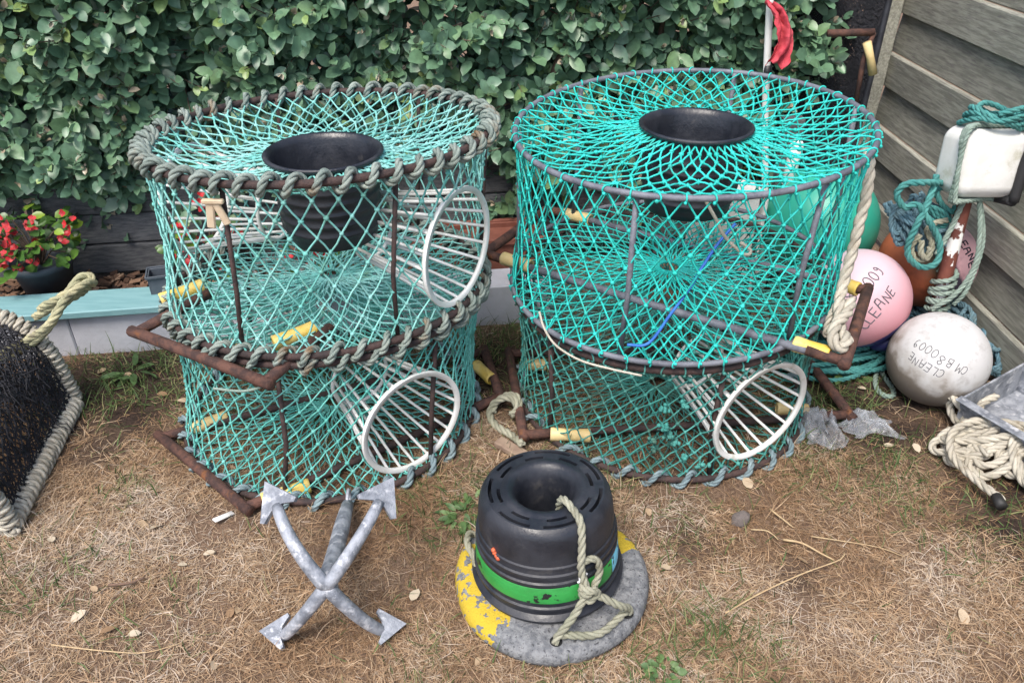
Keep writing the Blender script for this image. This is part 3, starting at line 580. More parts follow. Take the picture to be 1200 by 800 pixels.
# ------------------------------------------------------------------ whelk pot on a concrete ring
def whelk_pot():
    c = V(.100, 1.372, 0); root = thing('whelk_pot', c, 'black plastic whelk pot with a green painted band on a round concrete base', 'whelk pot')
    m = MB(); prof = [(.07, .004), (.225, .002), (.243, .010), (.248, .026), (.243, .043), (.232, .053), (.215, .057), (.07, .057), (.07, .004)]
    m.lathe(prof, 96); v = m.v[0]; a = np.arctan2(v[:, 1], v[:, 0]); v *= (1+.010*np.sin(3*a+1)+.006*np.sin(7*a))[:, None]**np.array([1, 1, 0])
    cm = M['concrete'].copy(); cm.name = 'concrete_with_yellow_paint'; N = cm.node_tree.nodes; L = cm.node_tree.links
    b = N['Principled BSDF']; src = b.inputs['Base Color'].links[0].from_socket
    tc = N.new('ShaderNodeTexCoord'); sx = N.new('ShaderNodeSeparateXYZ'); L.new(tc.outputs['Object'], sx.inputs[0])
    at = N.new('ShaderNodeMath'); at.operation = 'ARCTAN2'; L.new(sx.outputs['Y'], at.inputs[0]); L.new(sx.outputs['X'], at.inputs[1])
    nz = N.new('ShaderNodeTexNoise'); nz.inputs['Scale'].default_value = 28; nz.inputs['Detail'].default_value = 8; L.new(tc.outputs['Object'], nz.inputs['Vector'])
    def sector(a0, a1):
        f = []
        for (op, val) in (('GREATER_THAN', a0), ('LESS_THAN', a1)):
            ad = N.new('ShaderNodeMath'); ad.operation = 'MULTIPLY_ADD'; L.new(nz.outputs['Fac'], ad.inputs[0]); ad.inputs[1].default_value = .35; L.new(at.outputs[0], ad.inputs[2])
            g = N.new('ShaderNodeMath'); g.operation = op; L.new(ad.outputs[0], g.inputs[0]); g.inputs[1].default_value = val+.17; f.append(g.outputs[0])
        mu = N.new('ShaderNodeMath'); mu.operation = 'MULTIPLY'; L.new(f[0], mu.inputs[0]); L.new(f[1], mu.inputs[1]); return mu.outputs[0]
    mx = N.new('ShaderNodeMath'); mx.operation = 'MAXIMUM'
    m2 = N.new('ShaderNodeMath'); m2.operation = 'MAXIMUM'; L.new(sector(-PI-.4, -2.20), m2.inputs[0]); L.new(sector(2.75, PI+.6), m2.inputs[1]); L.new(m2.outputs[0], mx.inputs[0]); L.new(sector(.30, 1.15), mx.inputs[1])
    n2 = N.new('ShaderNodeTexNoise'); n2.inputs['Scale'].default_value = 45; n2.inputs['Detail'].default_value = 6; L.new(tc.outputs['Object'], n2.inputs['Vector'])
    wr = N.new('ShaderNodeMath'); wr.operation = 'LESS_THAN'; L.new(n2.outputs['Fac'], wr.inputs[0]); wr.inputs[1].default_value = .555
    fm = N.new('ShaderNodeMath'); fm.operation = 'MULTIPLY'; L.new(mx.outputs[0], fm.inputs[0]); L.new(wr.outputs[0], fm.inputs[1])
    x = N.new('ShaderNodeMix'); x.data_type = 'RGBA'; L.new(fm.outputs[0], x.inputs[0]); L.new(src, x.inputs[6]); x.inputs[7].default_value = (.52, .37, .03, 1); L.new(x.outputs[2], b.inputs['Base Color'])
    base = m.build('concrete_base', cm, root)
    # plastic drum, leaning a little to the left and away
    Rb = rot(V(0, 1, 0), D_(-2.5))@rot(V(1, 0, 0), D_(-1.5)); bc = V(-.010, .020, .060); m = MB()
    prof = [(.176, .0), (.190, .0), (.192, .008), (.186, .014), (.180, .018), (.180, .030), (.184, .033), (.184, .040), (.179, .043), (.177, .060), (.1755, .0605), (.1745, .104), (.1765, .105), (.1765, .113), (.172, .116), (.172, .126), (.1745, .128), (.1745, .136), (.170, .139), (.1685, .150), (.170, .152), (.1695, .157), (.166, .160), (.1655, .185), (.163, .212), (.159, .232), (.152, .246), (.142, .2535)]
    # the top plate: two rings of moulded slots sunk into it
    n = 192; a = np.arange(n)/n*2*PI
    m.lathe(prof, 96)
    rr = [.142, .1375, .1370, .1295, .1290, .1165, .1160, .1085, .1080, .1010, .0930, .084, .0755, .0680, .0632, .0625, .064, .067]
    zz = [.2535, .2535, .2535, .2535, .2535, .2535, .2535, .2535, .2535, .256, .2575, .2555, .247, .232, .205, .16, .10, .02]
    v = np.zeros((len(rr), n, 3))
    for i, (r_, z_) in enumerate(zip(rr, zz)):
        z = np.full(n, z_)
        so_ = ((a/(2*PI)*7) % 1 > .20) & ((a/(2*PI)*7) % 1 < .90); si = ((a/(2*PI)*8+.3) % 1 > .3) & ((a/(2*PI)*8+.3) % 1 < .82)
        if i in (2, 3): z = np.where(so_, z-.030, z)
        if i in (6, 7): z = np.where(si, z-.030, z)
        v[i] = np.stack([r_*np.cos(a), r_*np.sin(a), z], -1)
    i = np.arange(len(rr)-1)[:, None]; j = np.arange(n)[None]
    m.add(v.reshape(-1, 3), np.stack([i*n+j, (i)*n+(j+1) % n, (i+1)*n+(j+1) % n, (i+1)*n+j], -1).reshape(-1, 4))
    m.v = [q@Rb.T+bc for q in m.v]; drum = m.build('plastic_drum', M['black'], root); drum.data.set_sharp_from_angle(angle=D_(38))
    g = mat('scratched_green_paint', (.022, .21, .04), (.03, .27, .055), 12, .45, 0, .3, 80, c3=(.012, .014, .014), s3=26, t3=(.60, .63)); m = MB()
    m.lathe([(.1795, .055), (.1795, .056), (.1765, .1005), (.1755, .1015)], 96, bc, Rb, a0=-PI*.98, a1=-.52); m.build('green_band', g, drum)
    m = MB(); m.lathe([(.1795, .055), (.1795, .056), (.1765, .1005), (.1755, .1015)], 24, bc, Rb, a0=-.515, a1=.35); m.build('blue_band', mat('scratched_blue_paint', (.12, .42, .62), (.16, .50, .66), 12, .45, 0, .3, 80, c3=(.012, .014, .014), s3=30, t3=(.54, .58)), drum)
    m = MB()
    for k, (a_, z_) in enumerate(((-2.42, .165), (-2.40, .158), (-2.37, .152), (-2.33, .149))): m.blobs([Rb@V(.168*math.cos(a_), .168*math.sin(a_), z_)+bc], .006)
    m.build('orange_scuff', mat('orange_mark', (.6, .12, .05), rough=.6), drum)
    m = MB()
    for k, (a0, z0_, a1, z1_) in enumerate(((-1.19, .108, -1.12, .110), (-1.155, .122, -1.15, .098), (-1.10, .126, -1.085, .100), (-1.085, .113, -1.05, .127))):
        m.tube([Rb@V(.1775*math.cos(a_), .1775*math.sin(a_), z_)+bc for a_, z_ in ((a0, z0_), ((a0+a1)/2, (z0_+z1_)/2), (a1, z1_))], .003, 6)
    m.build('white_mark', mat('white_paint_mark', (.7, .7, .7), rough=.6), drum)
    # rope bridle: out of the mouth, down the front to a knot, then to two holes in the concrete
    top = lambda r_, a_, z_: Rb@V(r_*math.cos(a_), r_*math.sin(a_), z_)+bc
    m = MB(); A1 = -.98
    m.rope([top(.01, A1+.5, .07), top(.040, A1+.25, .15), top(.052, A1+.08, .235), top(.074, A1, .270), top(.115, A1-.02, .268), top(.150, A1-.06, .260), top(.170, A1-.12, .215), top(.183, A1-.17, .15), top(.190, A1-.12, .10)], .0095)
    m.rope([top(.178, A1-.12, .170), top(.182, A1+.06, .16), top(.188, A1+.09, .12), top(.192, A1-.02, .085)], .009)
    kn = top(.194, A1-.10, .088)
    m.rope([kn+V(-.02, 0, .012), kn+V(0, -.016, .018), kn+V(.02, -.006, 0), kn+V(.0, -.014, -.018), kn+V(-.018, 0, -.006), kn+V(-.004, -.018, .008), kn+V(.016, -.006, .014)], .0095)
    h1 = V(.002, -.212, .058); h2 = V(.176, -.135, .058)
    m.rope([kn, kn*.5+h1*.5+V(0, -.012, .010), h1+V(0, -.004, .014), h1+V(.004, 0, -.02)], .0095)
    m.rope([kn, kn*.5+h2*.5+V(.02, -.02, .014), h2+V(.004, 0, .016), h2+V(.004, 0, -.02)], .0095)
    m.rope([h1+V(.01, .004, .016), (h1+h2)/2+V(.012, -.028, .013), h2+V(-.004, -.006, .016)], .0095)
    m.build('rope_bridle', M['oldrope'], root); m = MB()
    m.rope([V(-.19, .12, .05), V(-.212, .105, .075), V(-.215, .06, .085), V(-.195, .02, .075), V(-.19, .0, .05)], .0095)
    m.build('rope_loop', M['oldrope'], root); dh = mat('dark_hole', (.01, .01, .01), rough=.95)
    for h in (h1, h2): m = MB(); m.lathe([(.0, .0015), (.014, .0015), (.015, .0)], 20, (h[0], h[1], .0575)); m.build('hole', dh, base)
whelk_pot()
# ------------------------------------------------------------------ handwriting
GL = {'C': [[(.6, .85), (.35, 1), (.08, .8), (0, .45), (.1, .12), (.35, 0), (.62, .16)]], 'L': [[(.05, 1), (.05, 0), (.55, .02)]], 'E': [[(.55, 1), (.05, 1), (.05, 0), (.58, 0)], [(.05, .52), (.48, .52)]],
      'A': [[(0, 0), (.15, .95), (.5, .95), (.58, 0)], [(.08, .48), (.55, .48)]], 'N': [[(.03, 0), (.05, 1), (.55, 0), (.58, 1)]], 'M': [[(0, 0), (.08, 1), (.33, .35), (.6, 1), (.68, 0)]], 'B': [[(.05, 0), (.05, 1), (.4, .95), (.45, .7), (.05, .52), (.5, .45), (.52, .1), (.05, 0)]],
      '8': [[(.3, .52), (.08, .75), (.3, 1), (.52, .75), (.3, .52), (.03, .22), (.3, 0), (.57, .22), (.3, .52)]], '0': [[(.3, 0), (.05, .25), (.06, .72), (.32, .95), (.55, .7), (.53, .22), (.3, 0)]], '9': [[(.5, .8), (.3, 1), (.1, .8), (.28, .6), (.5, .8), (.5, .3), (.3, .0), (.12, .02)]],
      "'": [[(.3, 1.12), (.42, 1.28)]], ' ': []}
def write_on_ball(text, R, n0, right, start, size, thick, off=(0, 0)):
    """strokes of a hand laid on a ball of radius R round the origin; n0 = outward direction of the text centre"""
    n0 = nrm(V(*n0)); u = nrm(V(*right)-n0*np.dot(n0, right)); w_ = np.cross(n0, u); m = MB(); x = start; r = np.random.default_rng(3)
    for ch in text:
        jx, jy = r.normal(0, .05), r.normal(0, .07)
        for st in GL[ch]:
            P = smooth_path([(a, b, 0) for a, b in st], .12) if ch in '890C' else np.array([np.array([p[0], p[1], 0])*(1-t)+np.array([q[0], q[1], 0])*t for p, q in zip(st[:-1], st[1:]) for t in (0, .25, .5, .75)]+[(*st[-1], 0)])
            Q = np.array([nrm(n0*R+u*((x+p[0]+jx)*size+off[0])+w_*((p[1]+jy)*size+off[1]))*(R+.0002) for p in P]); m.tube(Q, thick, 5)
        if ch != "'": x += .62 if ch == ' ' else .80
    return m
def buoy_mat(name, zones, rough=.45, dirt=None, axis=(0, 0, 1), edge=.05, nscale=6):
    """plastic whose colour changes along an axis in worn patches (zones = (position, colour))"""
    m = bpy.data.materials.new(name); m.use_nodes = True; N = m.node_tree.nodes; L = m.node_tree.links; b = N['Principled BSDF']; b.inputs['Roughness'].default_value = rough
    tc = N.new('ShaderNodeTexCoord'); dp = N.new('ShaderNodeVectorMath'); dp.operation = 'DOT_PRODUCT'; L.new(tc.outputs['Object'], dp.inputs[0]); dp.inputs[1].default_value = tuple(nrm(V(*axis)))
    nz = N.new('ShaderNodeTexNoise'); nz.inputs['Scale'].default_value = nscale; nz.inputs['Detail'].default_value = 5; L.new(tc.outputs['Object'], nz.inputs['Vector'])
    ad = N.new('ShaderNodeMath'); ad.operation = 'MULTIPLY_ADD'; L.new(nz.outputs['Fac'], ad.inputs[0]); ad.inputs[1].default_value = edge; L.new(dp.outputs['Value'], ad.inputs[2])
    mr = N.new('ShaderNodeMapRange'); mr.inputs['From Min'].default_value = -.2+edge*.5; mr.inputs['From Max'].default_value = .2+edge*.5; L.new(ad.outputs[0], mr.inputs['Value'])
    r = N.new('ShaderNodeValToRGB'); L.new(mr.outputs['Result'], r.inputs['Fac']); e = r.color_ramp.elements
    while len(e) < len(zones): e.new(.5)
    for i, (p, c) in enumerate(zones): e[i].position = p; e[i].color = (*c, 1)
    col = r.outputs['Color']
    n2 = N.new('ShaderNodeTexNoise'); n2.inputs['Scale'].default_value = 22; n2.inputs['Detail'].default_value = 8; n2.inputs['Roughness'].default_value = .7; L.new(tc.outputs['Object'], n2.inputs['Vector'])
    m2 = N.new('ShaderNodeMapRange'); m2.inputs['From Min'].default_value = .52; m2.inputs['From Max'].default_value = .75; L.new(n2.outputs['Fac'], m2.inputs['Value'])
    x = N.new('ShaderNodeMix'); x.data_type = 'RGBA'; L.new(m2.outputs['Result'], x.inputs[0]); L.new(col, x.inputs[6])
    x.inputs[7].default_value = (*(dirt or (.3, .28, .25)), 1); sc_ = N.new('ShaderNodeMath'); sc_.operation = 'MULTIPLY'; L.new(m2.outputs['Result'], sc_.inputs[0]); sc_.inputs[1].default_value = .55 if dirt else .12; L.new(sc_.outputs[0], x.inputs[0])
    L.new(x.outputs[2], b.inputs['Base Color']); bp = N.new('ShaderNodeBump'); bp.inputs['Strength'].default_value = .25; bp.inputs['Distance'].default_value = .003; L.new(n2.outputs['Fac'], bp.inputs['Height']); L.new(bp.outputs['Normal'], b.inputs['Normal'])
    return m
def buoy(name, c, R, axis, material, label, texts=(), eye=None, squash=1.0, ink=None):
    root = thing(name, c, label, 'buoy'); B_ = basis(axis, V(.9, -.4, .1)); m = MB(); k = np.linspace(0, PI, 40)
    prof = [(R*math.sin(a)+1e-4, -R*math.cos(a)*squash) for a in k]; m.lathe(prof, 64, (0, 0, 0), B_); m.build('float_body', material, root)
    if eye:
        m = MB(); m.lathe([(.03, -R*.93*squash), (.06, -R*.95*squash), (.062, -R*squash-.012), (.05, -R*squash-.03), (.022, -R*squash-.05), (.0, -R*squash-.05)], 32, (0, 0, 0), B_); m.build('eye', eye, root)
    for t in texts: write_on_ball(*t).build('lettering', ink or mat('faded_marker_ink', (.11, .11, .13), rough=.8), root)
    return root
right, upv = V(1, 0, 0), V(0, cs, cc)
def toward(c): return nrm(V(0, 0, CAMH)-V(*c))
pc = (1.212, 2.40, .268); n_ = toward(pc); rp = nrm(.66*right+.75*upv)
pm = buoy_mat('faded_pink_plastic', [(0, (.035, .035, .16)), (.20, (.035, .035, .16)), (.215, (.58, .24, .28)), (.40, (.64, .33, .38)), (.68, (.69, .48, .54)), (1, (.73, .60, .65))], axis=(-.62, .25, .74), edge=.05)
buoy('pink_buoy', pc, .172, (-.62, .25, .74), pm, 'faded pink round buoy with marker writing, above the white one', [('CM B80009', .172, n_, rp, -3.5, .046, .0019, (0, -.010)), ("CLE'ANE", .172, n_, rp, -2.0, .043, .0021, (0, -.098))], eye=mat('dark_blue_plastic', (.03, .03, .13), rough=.4))
wc = (1.425, 2.185, .156); n_ = toward(wc); rw = nrm(-.86*right+.52*upv)
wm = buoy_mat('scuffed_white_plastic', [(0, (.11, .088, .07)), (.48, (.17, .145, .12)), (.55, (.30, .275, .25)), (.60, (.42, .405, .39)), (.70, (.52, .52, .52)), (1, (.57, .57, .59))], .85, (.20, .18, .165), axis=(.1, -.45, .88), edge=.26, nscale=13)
buoy('white_buoy', wc, .158, (.15, -.1, .95), wm, 'scuffed white round buoy with upside down writing, on the ground', [('CM B80009', .158, n_, rw, -3.6, .030, .0011, (0, -.024)), ('CLEANE', .158, n_, rw, -1.6, .028, .0011, (0, .026))], ink=mat('grey_marker_ink', (.10, .10, .11), rough=.8))
bc_ = (1.530, 2.60, .310); n_ = toward(bc_)
bm_ = buoy_mat('worn_painted_plastic', [(0, (.46, .12, .055)), (.30, (.40, .11, .05)), (.37, (.14, .09, .045)), (.42, (.12, .10, .045)), (.45, (.045, .032, .06)), (.57, (.05, .038, .065)), (.60, (.58, .34, .38)), (1, (.64, .42, .46))], .5, (.06, .03, .025), axis=(.86, .1, .5), edge=.12, nscale=7)
buoy('worn_buoy', bc_, .168, (.3, .2, .9), bm_, 'worn brown and pink round buoy behind the red painted pole', [('CLEANE', .168, n_+right*.66+upv*.30, nrm(.45*right-.9*upv), -1.9, .034, .0026, (0, 0))], ink=mat('black_ink', (.02, .015, .03), rough=.6))
gc = (1.195, 2.82, .37)
gm_ = buoy_mat('sea_green_plastic', [(0, (.42, .035, .035)), (.20, (.42, .035, .035)), (.24, (.02, .30, .21)), (1, (.03, .36, .26))], .4, axis=(0, -.25, .97), edge=.01)
buoy('green_buoy', gc, .215, (0, -.25, .97), gm_, 'large sea green buoy with a red base behind the right stack')
# ------------------------------------------------------------------ dan pole with a white block float
pt = aty(1131, 232, 2.42); pb = V(1.475, 2.365, .285); dpole = thing('marker_pole', (pb[0], pb[1], 0), 'rusty red pole with flaking white paint and a white block float on top', 'marker pole'); o_ = V(pb[0], pb[1], 0)
fm_ = buoy_mat('flaking_red_paint', [(0, (.13, .035, .025)), (1, (.16, .045, .03))], .7, (.05, .03, .025))
flk = mat('flaking_paint_pole', (.12, .035, .026), (.18, .055, .036), 18, .7, 0, .8, 60, c3=(.72, .72, .70), s3=13, t3=(.525, .54), aniso=(1, 1, .55))
ax_ = nrm(pt-pb); m = MB(); m.tube(smooth_path([pb-ax_*.20, pb, (pb+pt)/2, pt, pt+ax_*.21], .03)-o_, .024, 14); m.build('pole', flk, dpole)
fcx = pt+ax_*.120+V(.022, 0, 0)
Rf = basis(ax_, V(1, .1, 0)); m = MB(); m.box(fcx-o_, (.225, .17, .215), Rf, .03); fo = m.build('block_float', M['white'], dpole)
bv = fo.modifiers.new('round', 'BEVEL'); bv.width = .018; bv.segments = 3
m = MB(); P = [fcx+Rf@V(.075+.0*k, y*.86, z*.92)-o_ for k, (y, z) in enumerate(((-.108, -.12), (-.112, 0), (-.108, .122), (.108, .122), (.112, 0), (.108, -.12)))]
m.tube(smooth_path(P, .02, True), .016, 8); m.build('black_strap', mat('black_rubber', (.02, .02, .022), rough=.7), dpole)
m = MB()
for k in range(3): m.rope(smooth_path([fcx+Rf@V(x*.74, y*1.0, z*.90)-o_ for x, y, z in ((-.158, -.06-.012*k, -.13), (-.165, -.07, .0), (-.155, -.05-.01*k, .12), (0, -.04+.015*k, .128), (.15, -.03, .125), (.165, 0, 0), (.15, .0, -.125), (.0, -.02*k, -.128))], .02, True), .0075)
m.build('float_rope', M['sagerope'], dpole)
m = MB()
for k in range(5):
    q = fcx+Rf@V(.0, -.01*k, .125+.006*(k % 3))-o_; m.rope([q+Rf@V(.09*math.cos(a)*(1-.05*k), .085*math.sin(a)*(1-.07*k), .014*math.sin(2*a+k)+.008*k) for a in np.arange(12)/12*2*PI+k], .009)
tr = m.build('teal_rope', M['tealrope']); tr.location = tuple(o_); tag(tr, 'teal rope coiled on top of the white block float', 'rope')
def tag_rope(mb, name, material, label, cat='rope'): return tag(mb.build(name, material), label, cat)
m = MB()
for k in range(4):
    c = pb+ax_*(.026*k-.05); B_ = basis(ax_, V(1, 0, 0)); m.rope([c+B_@V(.034*math.cos(a), .034*math.sin(a), .016*a/PI) for a in np.linspace(0, 4*PI, 22)] if k < 2 else [c+B_@V(.034*math.cos(a), .034*math.sin(a), .035*a/PI) for a in np.linspace(0, 2.6*PI, 18)], .0085)
m.rope([pt+V(.03, -.02, .02), pt*.7+pb*.3+V(.055, -.04, 0), pt*.4+pb*.6+V(.06, -.05, .0), pb+V(.02, -.05, .05), pb+V(-.04, -.04, -.02)], .0085)
m.rope([pt+V(.035, -.01, .02), pt*.6+pb*.4+V(.085, -.02, .0), pt*.2+pb*.8+V(.05, -.06, .0), pb+V(.03, -.04, .0)], .0075)
m.rope([pt+V(-.02, -.03, .0), pt*.75+pb*.25+V(-.05, -.045, -.01), pt*.6+pb*.4+V(-.075, -.05, -.03)], .009)
tag_rope(m, 'pole_rope', M['sagerope'], 'grey green rope wound round the red painted pole')
# ------------------------------------------------------------------ heaps of rope and old net by the fence
def heap(mb, c, rad, h, n, rr, seed, turns=1.3, flat=.5):
    r = np.random.default_rng(seed)
    for k in range(n):
        a0 = r.uniform(0, 2*PI); R0 = r.uniform(.35, 1.0); ec = r.uniform(.5, 1); th = r.uniform(0, PI); z0 = r.uniform(0, h)
        A = np.linspace(0, 2*PI*turns*r.uniform(.6, 1.1), 14); P = []
        for a in A:
            x, y = R0*math.cos(a+a0)*rad[0], R0*ec*math.sin(a+a0)*rad[1]; x, y = x*math.cos(th)-y*math.sin(th)*rad[0]/rad[1], x*math.sin(th)*rad[1]/rad[0]+y*math.cos(th)
            d = min(1, math.hypot(x/rad[0], y/rad[1])); P.append(V(c[0]+x, c[1]+y, c[2]+max(rr, z0*(1-.75*d*d)+rr+r.normal(0, h*.06))))
        mb.rope(P, rr, sides=4)
m = MB(); heap(m, (1.15, 2.42, 0), (.30, .20), .10, 22, .009, 31); heap(m, (1.36, 2.52, 0), (.26, .16), .13, 18, .009, 32)
tag_rope(m, 'rope_pile', M['tealrope'], 'dark teal rope heaped on the ground under the buoys')
m = MB(); heap(m, (1.58, 2.50, .0), (.20, .17), .20, 26, .008, 33); heap(m, (1.62, 2.36, 0), (.15, .13), .16, 16, .008, 36)
tag_rope(m, 'net_pile', M['bluerope'], 'dark blue old netting heaped beside the fence foot', 'netting')
# hank of blue rope and teal loops hanging from the pole
hk = aty(1058, 254, 2.50); m = MB(); r = np.random.default_rng(8)
for k in range(26):
    a = r.uniform(-.2, .2); b = r.uniform(.6, 1.1)
    P = [hk+V(-.07+.02*r.normal(), -.06, .055+.012*r.normal()), hk+V(-.02, -.09+.02*r.normal(), .03+.03*r.normal()), hk+V(.02+.03*r.normal(), -.10, -.02+.03*r.normal()), hk+V(.06+.03*r.normal(), -.10, -.05+.03*r.normal()), hk+V(.10, -.06, -.03+.03*r.normal()), hk+V(.10+.02*r.normal(), -.03, .02), hk+V(.02, -.03, .06+.02*r.normal())]
    m.rope(P, .0085, sides=4, closed=False)
for k in range(3): m.rope([hk+V(-.06+.012*k+.022*math.cos(a), -.085+.022*math.sin(a)*.5, .03-.02*k+.05*math.sin(a)) for a in np.linspace(0, 2*PI, 14)], .008)
tag_rope(m, 'rope_hank', M['bluerope'], 'tangled hank of blue rope hanging over the worn brown buoy')
m = MB(); L_ = lambda *pts: [aty(u, v, Y) for u, v, Y in pts]
m.rope(L_((1108, 215, 2.44), (1085, 214, 2.38), (1062, 216, 2.38), (1051, 228, 2.38), (1060, 243, 2.37), (1075, 240, 2.36), (1090, 262, 2.35), (1101, 285, 2.35), (1097, 308, 2.34), (1080, 313, 2.34), (1066, 303, 2.34), (1064, 288, 2.34), (1073, 266, 2.34), (1084, 245, 2.36), (1092, 225, 2.40), (1098, 205, 2.42)), .011)
m.rope(L_((1112, 218, 2.46), (1098, 224, 2.44), (1104, 240, 2.43), (1116, 248, 2.42), (1122, 236, 2.42)), .010)
for k in range(3): m.rope(L_((1080+k*4, 240+k*3, 2.42), (1100, 246+k*5, 2.41), (1112-k*3, 258+k*4, 2.41), (1098, 262+k*4, 2.40), (1084, 252+k*3, 2.41)), .009)
tag_rope(m, 'hanging_rope', M['tealrope'], 'teal rope hanging in long loops below the white block float')
m = MB(); m.rope(L_((1078, 275, 2.37), (1068, 290, 2.36), (1074, 305, 2.35), (1088, 300, 2.35), (1092, 284, 2.36), (1086, 270, 2.38), (1094, 262, 2.39), (1110, 258, 2.40)), .010); m.rope(L_((1080, 282, 2.35), (1079, 296, 2.34), (1086, 303, 2.34), (1090, 290, 2.34)), .010)
tag_rope(m, 'grey_rope', M['oldrope'], 'pale grey rope loops inside the hanging teal loops')
m = MB(); P = [atz(u, v, .012) for u, v in ((1062, 388), (1042, 408), (1030, 428), (1026, 450), (1034, 462), (1046, 464), (1046, 455), (1036, 440), (1030, 422), (1036, 404), (1050, 392))]; m.rope(P, .009)
tag_rope(m, 'thin_rope', M['sagerope'], 'pale green rope bight lying on the soil left of the white buoy')
# ------------------------------------------------------------------ cream rope on the right stack and the coil at the far right
m = MB(); z = lambda u, v, Y: aty(u, v, Y)
rp_ = [z(1008, 184, 2.22), z(1017, 178, 2.10), z(1019, 190, 2.04), z(1016, 225, 2.00), z(1008, 258, 1.98), z(1000, 290, 1.95), z(990, 325, 1.93), z(983, 360, 1.86), z(985, 385, 1.80), z(992, 398, 1.745), z(985, 408, 1.72), z(976, 398, 1.74), z(980, 380, 1.79), z(992, 368, 1.83), z(998, 352, 1.88)]
m.rope(rp_, .0155); m.rope([z(983, 352, 1.88), z(972, 372, 1.86), z(968, 392, 1.85), z(978, 386, 1.83), z(990, 390, 1.80), z(998, 402, 1.77)], .009)
tag_rope(m, 'twisted_rope', M['whiterope'], 'thick cream twisted rope hanging from the rim of the turquoise pot to its handle')
coil = MB(); r = np.random.default_rng(17)
C0 = V(1.45, 1.80, .015)
for k in range(13):
    th = D_(150+9.5*k+r.normal(0, 5)); ln = r.uniform(.17, .23)*(1-.012*k); wd = r.uniform(.035, .06); pv = C0+V(.10+r.normal(0, .015), .07+r.normal(0, .015), .018+.0075*((k*5) % 8)); d1 = V(math.cos(th), math.sin(th), 0); d2 = V(-d1[1], d1[0], 0)
    coil.rope([pv+d1*(ln*x)+d2*(wd*y)+V(0, 0, z_*.8-pv[2]*.55*abs(x)+.01*r.random()) for x, y, z_ in ((-.25, -.5, .01), (.2, -.8, .03), (.65, -1, .02), (.95, -.55, .005), (1.03, .1, .0), (.92, .7, .006), (.6, 1, .025), (.15, .75, .035), (-.25, .4, .02))], .0122)
coil.rope([C0+V(*p) for p in ((-.06, -.17, .03), (-.10, -.10, .04), (-.13, .0, .05), (-.09, .09, .07), (0, .12, .09), (.12, .08, .10))], .0125)
coil.rope([atz(1112, 462, .11), atz(1122, 472, .10), atz(1131, 486, .07), atz(1128, 500, .04), atz(1136, 512, .04), atz(1150, 520, .04)], .0125)
coil.rope([atz(1116, 465, .10), atz(1113, 478, .06), atz(1122, 494, .04), atz(1138, 490, .07), atz(1152, 472, .11), atz(1168, 464, .12)], .0125)
coil.rope([atz(1110, 503, .03), atz(1124, 512, .04), atz(1140, 522, .06), atz(1160, 532, .08)], .0125)
ck = tag_rope(coil, 'rope_coil', M['whiterope'], 'coil of cream twisted rope lying at the foot of the white buoy')
m = MB(); e = C0+V(-.075, -.155, .034); m.tube([e, e+V(-.003, -.04, -.002)], .0155, 10); m.build('whipping_tape', mat('black_tape', (.02, .02, .02), rough=.6), ck)
# galvanised tray
tr_ = thing('metal_tray', (1.655, 1.92, 0), 'galvanised sheet metal tray standing on the cream rope coil', 'metal tray'); Rt = rot(V(0, 0, 1), D_(28))@rot(V(0, 1, 0), D_(-8)); m = MB(); oc = V(0, 0, .03)
for (c, s_) in (((0, 0, .005), (.30, .36, .008)), ((-.148, 0, .065), (.008, .36, .12)), ((.148, 0, .065), (.008, .36, .12)), ((0, .178, .065), (.288, .008, .12)), ((0, -.178, .065), (.288, .008, .12)), ((-.160, 0, .126), (.03, .37, .006))): m.box(Rt@V(*c)+oc, s_, Rt, .002)
m.build('tray_body', M['galv'], tr_, smooth=False)
# ------------------------------------------------------------------ slatted wooden fence on the right
FX = 1.735; fb = thing('slat_fence', (FX, 2.5, 0), 'weathered green grey slatted wooden fence behind the buoys', 'fence')
m = MB()
for k in range(12):
    m.box(V(0, -.32, .10+.158*k), (.024, 3.15, .166 if k % 2 else .150), rot(V(0, 1, 0), D_(5 if k % 2 else -5)), .005, tone=np.full(24, (1.0, .72, 1.12, .80, .95, .68)[k % 6]))
    if k % 2: m.v[-1] = m.v[-1]+V(.020, 0, 0)
m.build('slats', M['bluewood'], fb, smooth=False)
for (y, x) in ((1.235, -.052), (-1.88, .05), (-.3, .062)): m = MB(); m.box(V(x, y, .98), (.075, .075, 1.96), None, .006, tone=np.full(24, 1.25)); m.build('post', M['bluewood'], fb, smooth=False)
# ------------------------------------------------------------------ black netted creel on end, beyond the right stack
ce = thing('black_creel', (1.36, 3.30, 0), 'black fine mesh creel standing on end between hedge and slatted fence', 'fishing pot'); o_ = V(1.36, 3.30, 0)
cor = [aty(930, 215, 3.28), aty(1024, 200, 3.28), aty(1047, -40, 3.36), aty(925, -60, 3.36)]
cor[0][2] = cor[1][2] = .02; cor[0][0] = 1.02; cor[1][0] = 1.44
c1_ = [V(1.00, 3.22, .03), V(1.42, 3.18, .03), V(1.47, 3.30, 1.28), V(1.06, 3.34, 1.28)]; back = [p+V(.02, .22, .01) for p in c1_]
m = MB()
for q in (c1_, back): m.tube(smooth_path([a*(1-t)+b*t for a, b in zip(q, q[1:]+q[:1]) for t in (0.04, .5, .96)], .04, True)-o_, .0135, 8, True)
for a, b in zip(c1_, back): m.tube([a-o_, b-o_], .012, 8)
m.build('frame', mat('black_hose_frame', (.014, .015, .02), (.03, .032, .04), 20, .5), ce)
m = MB()
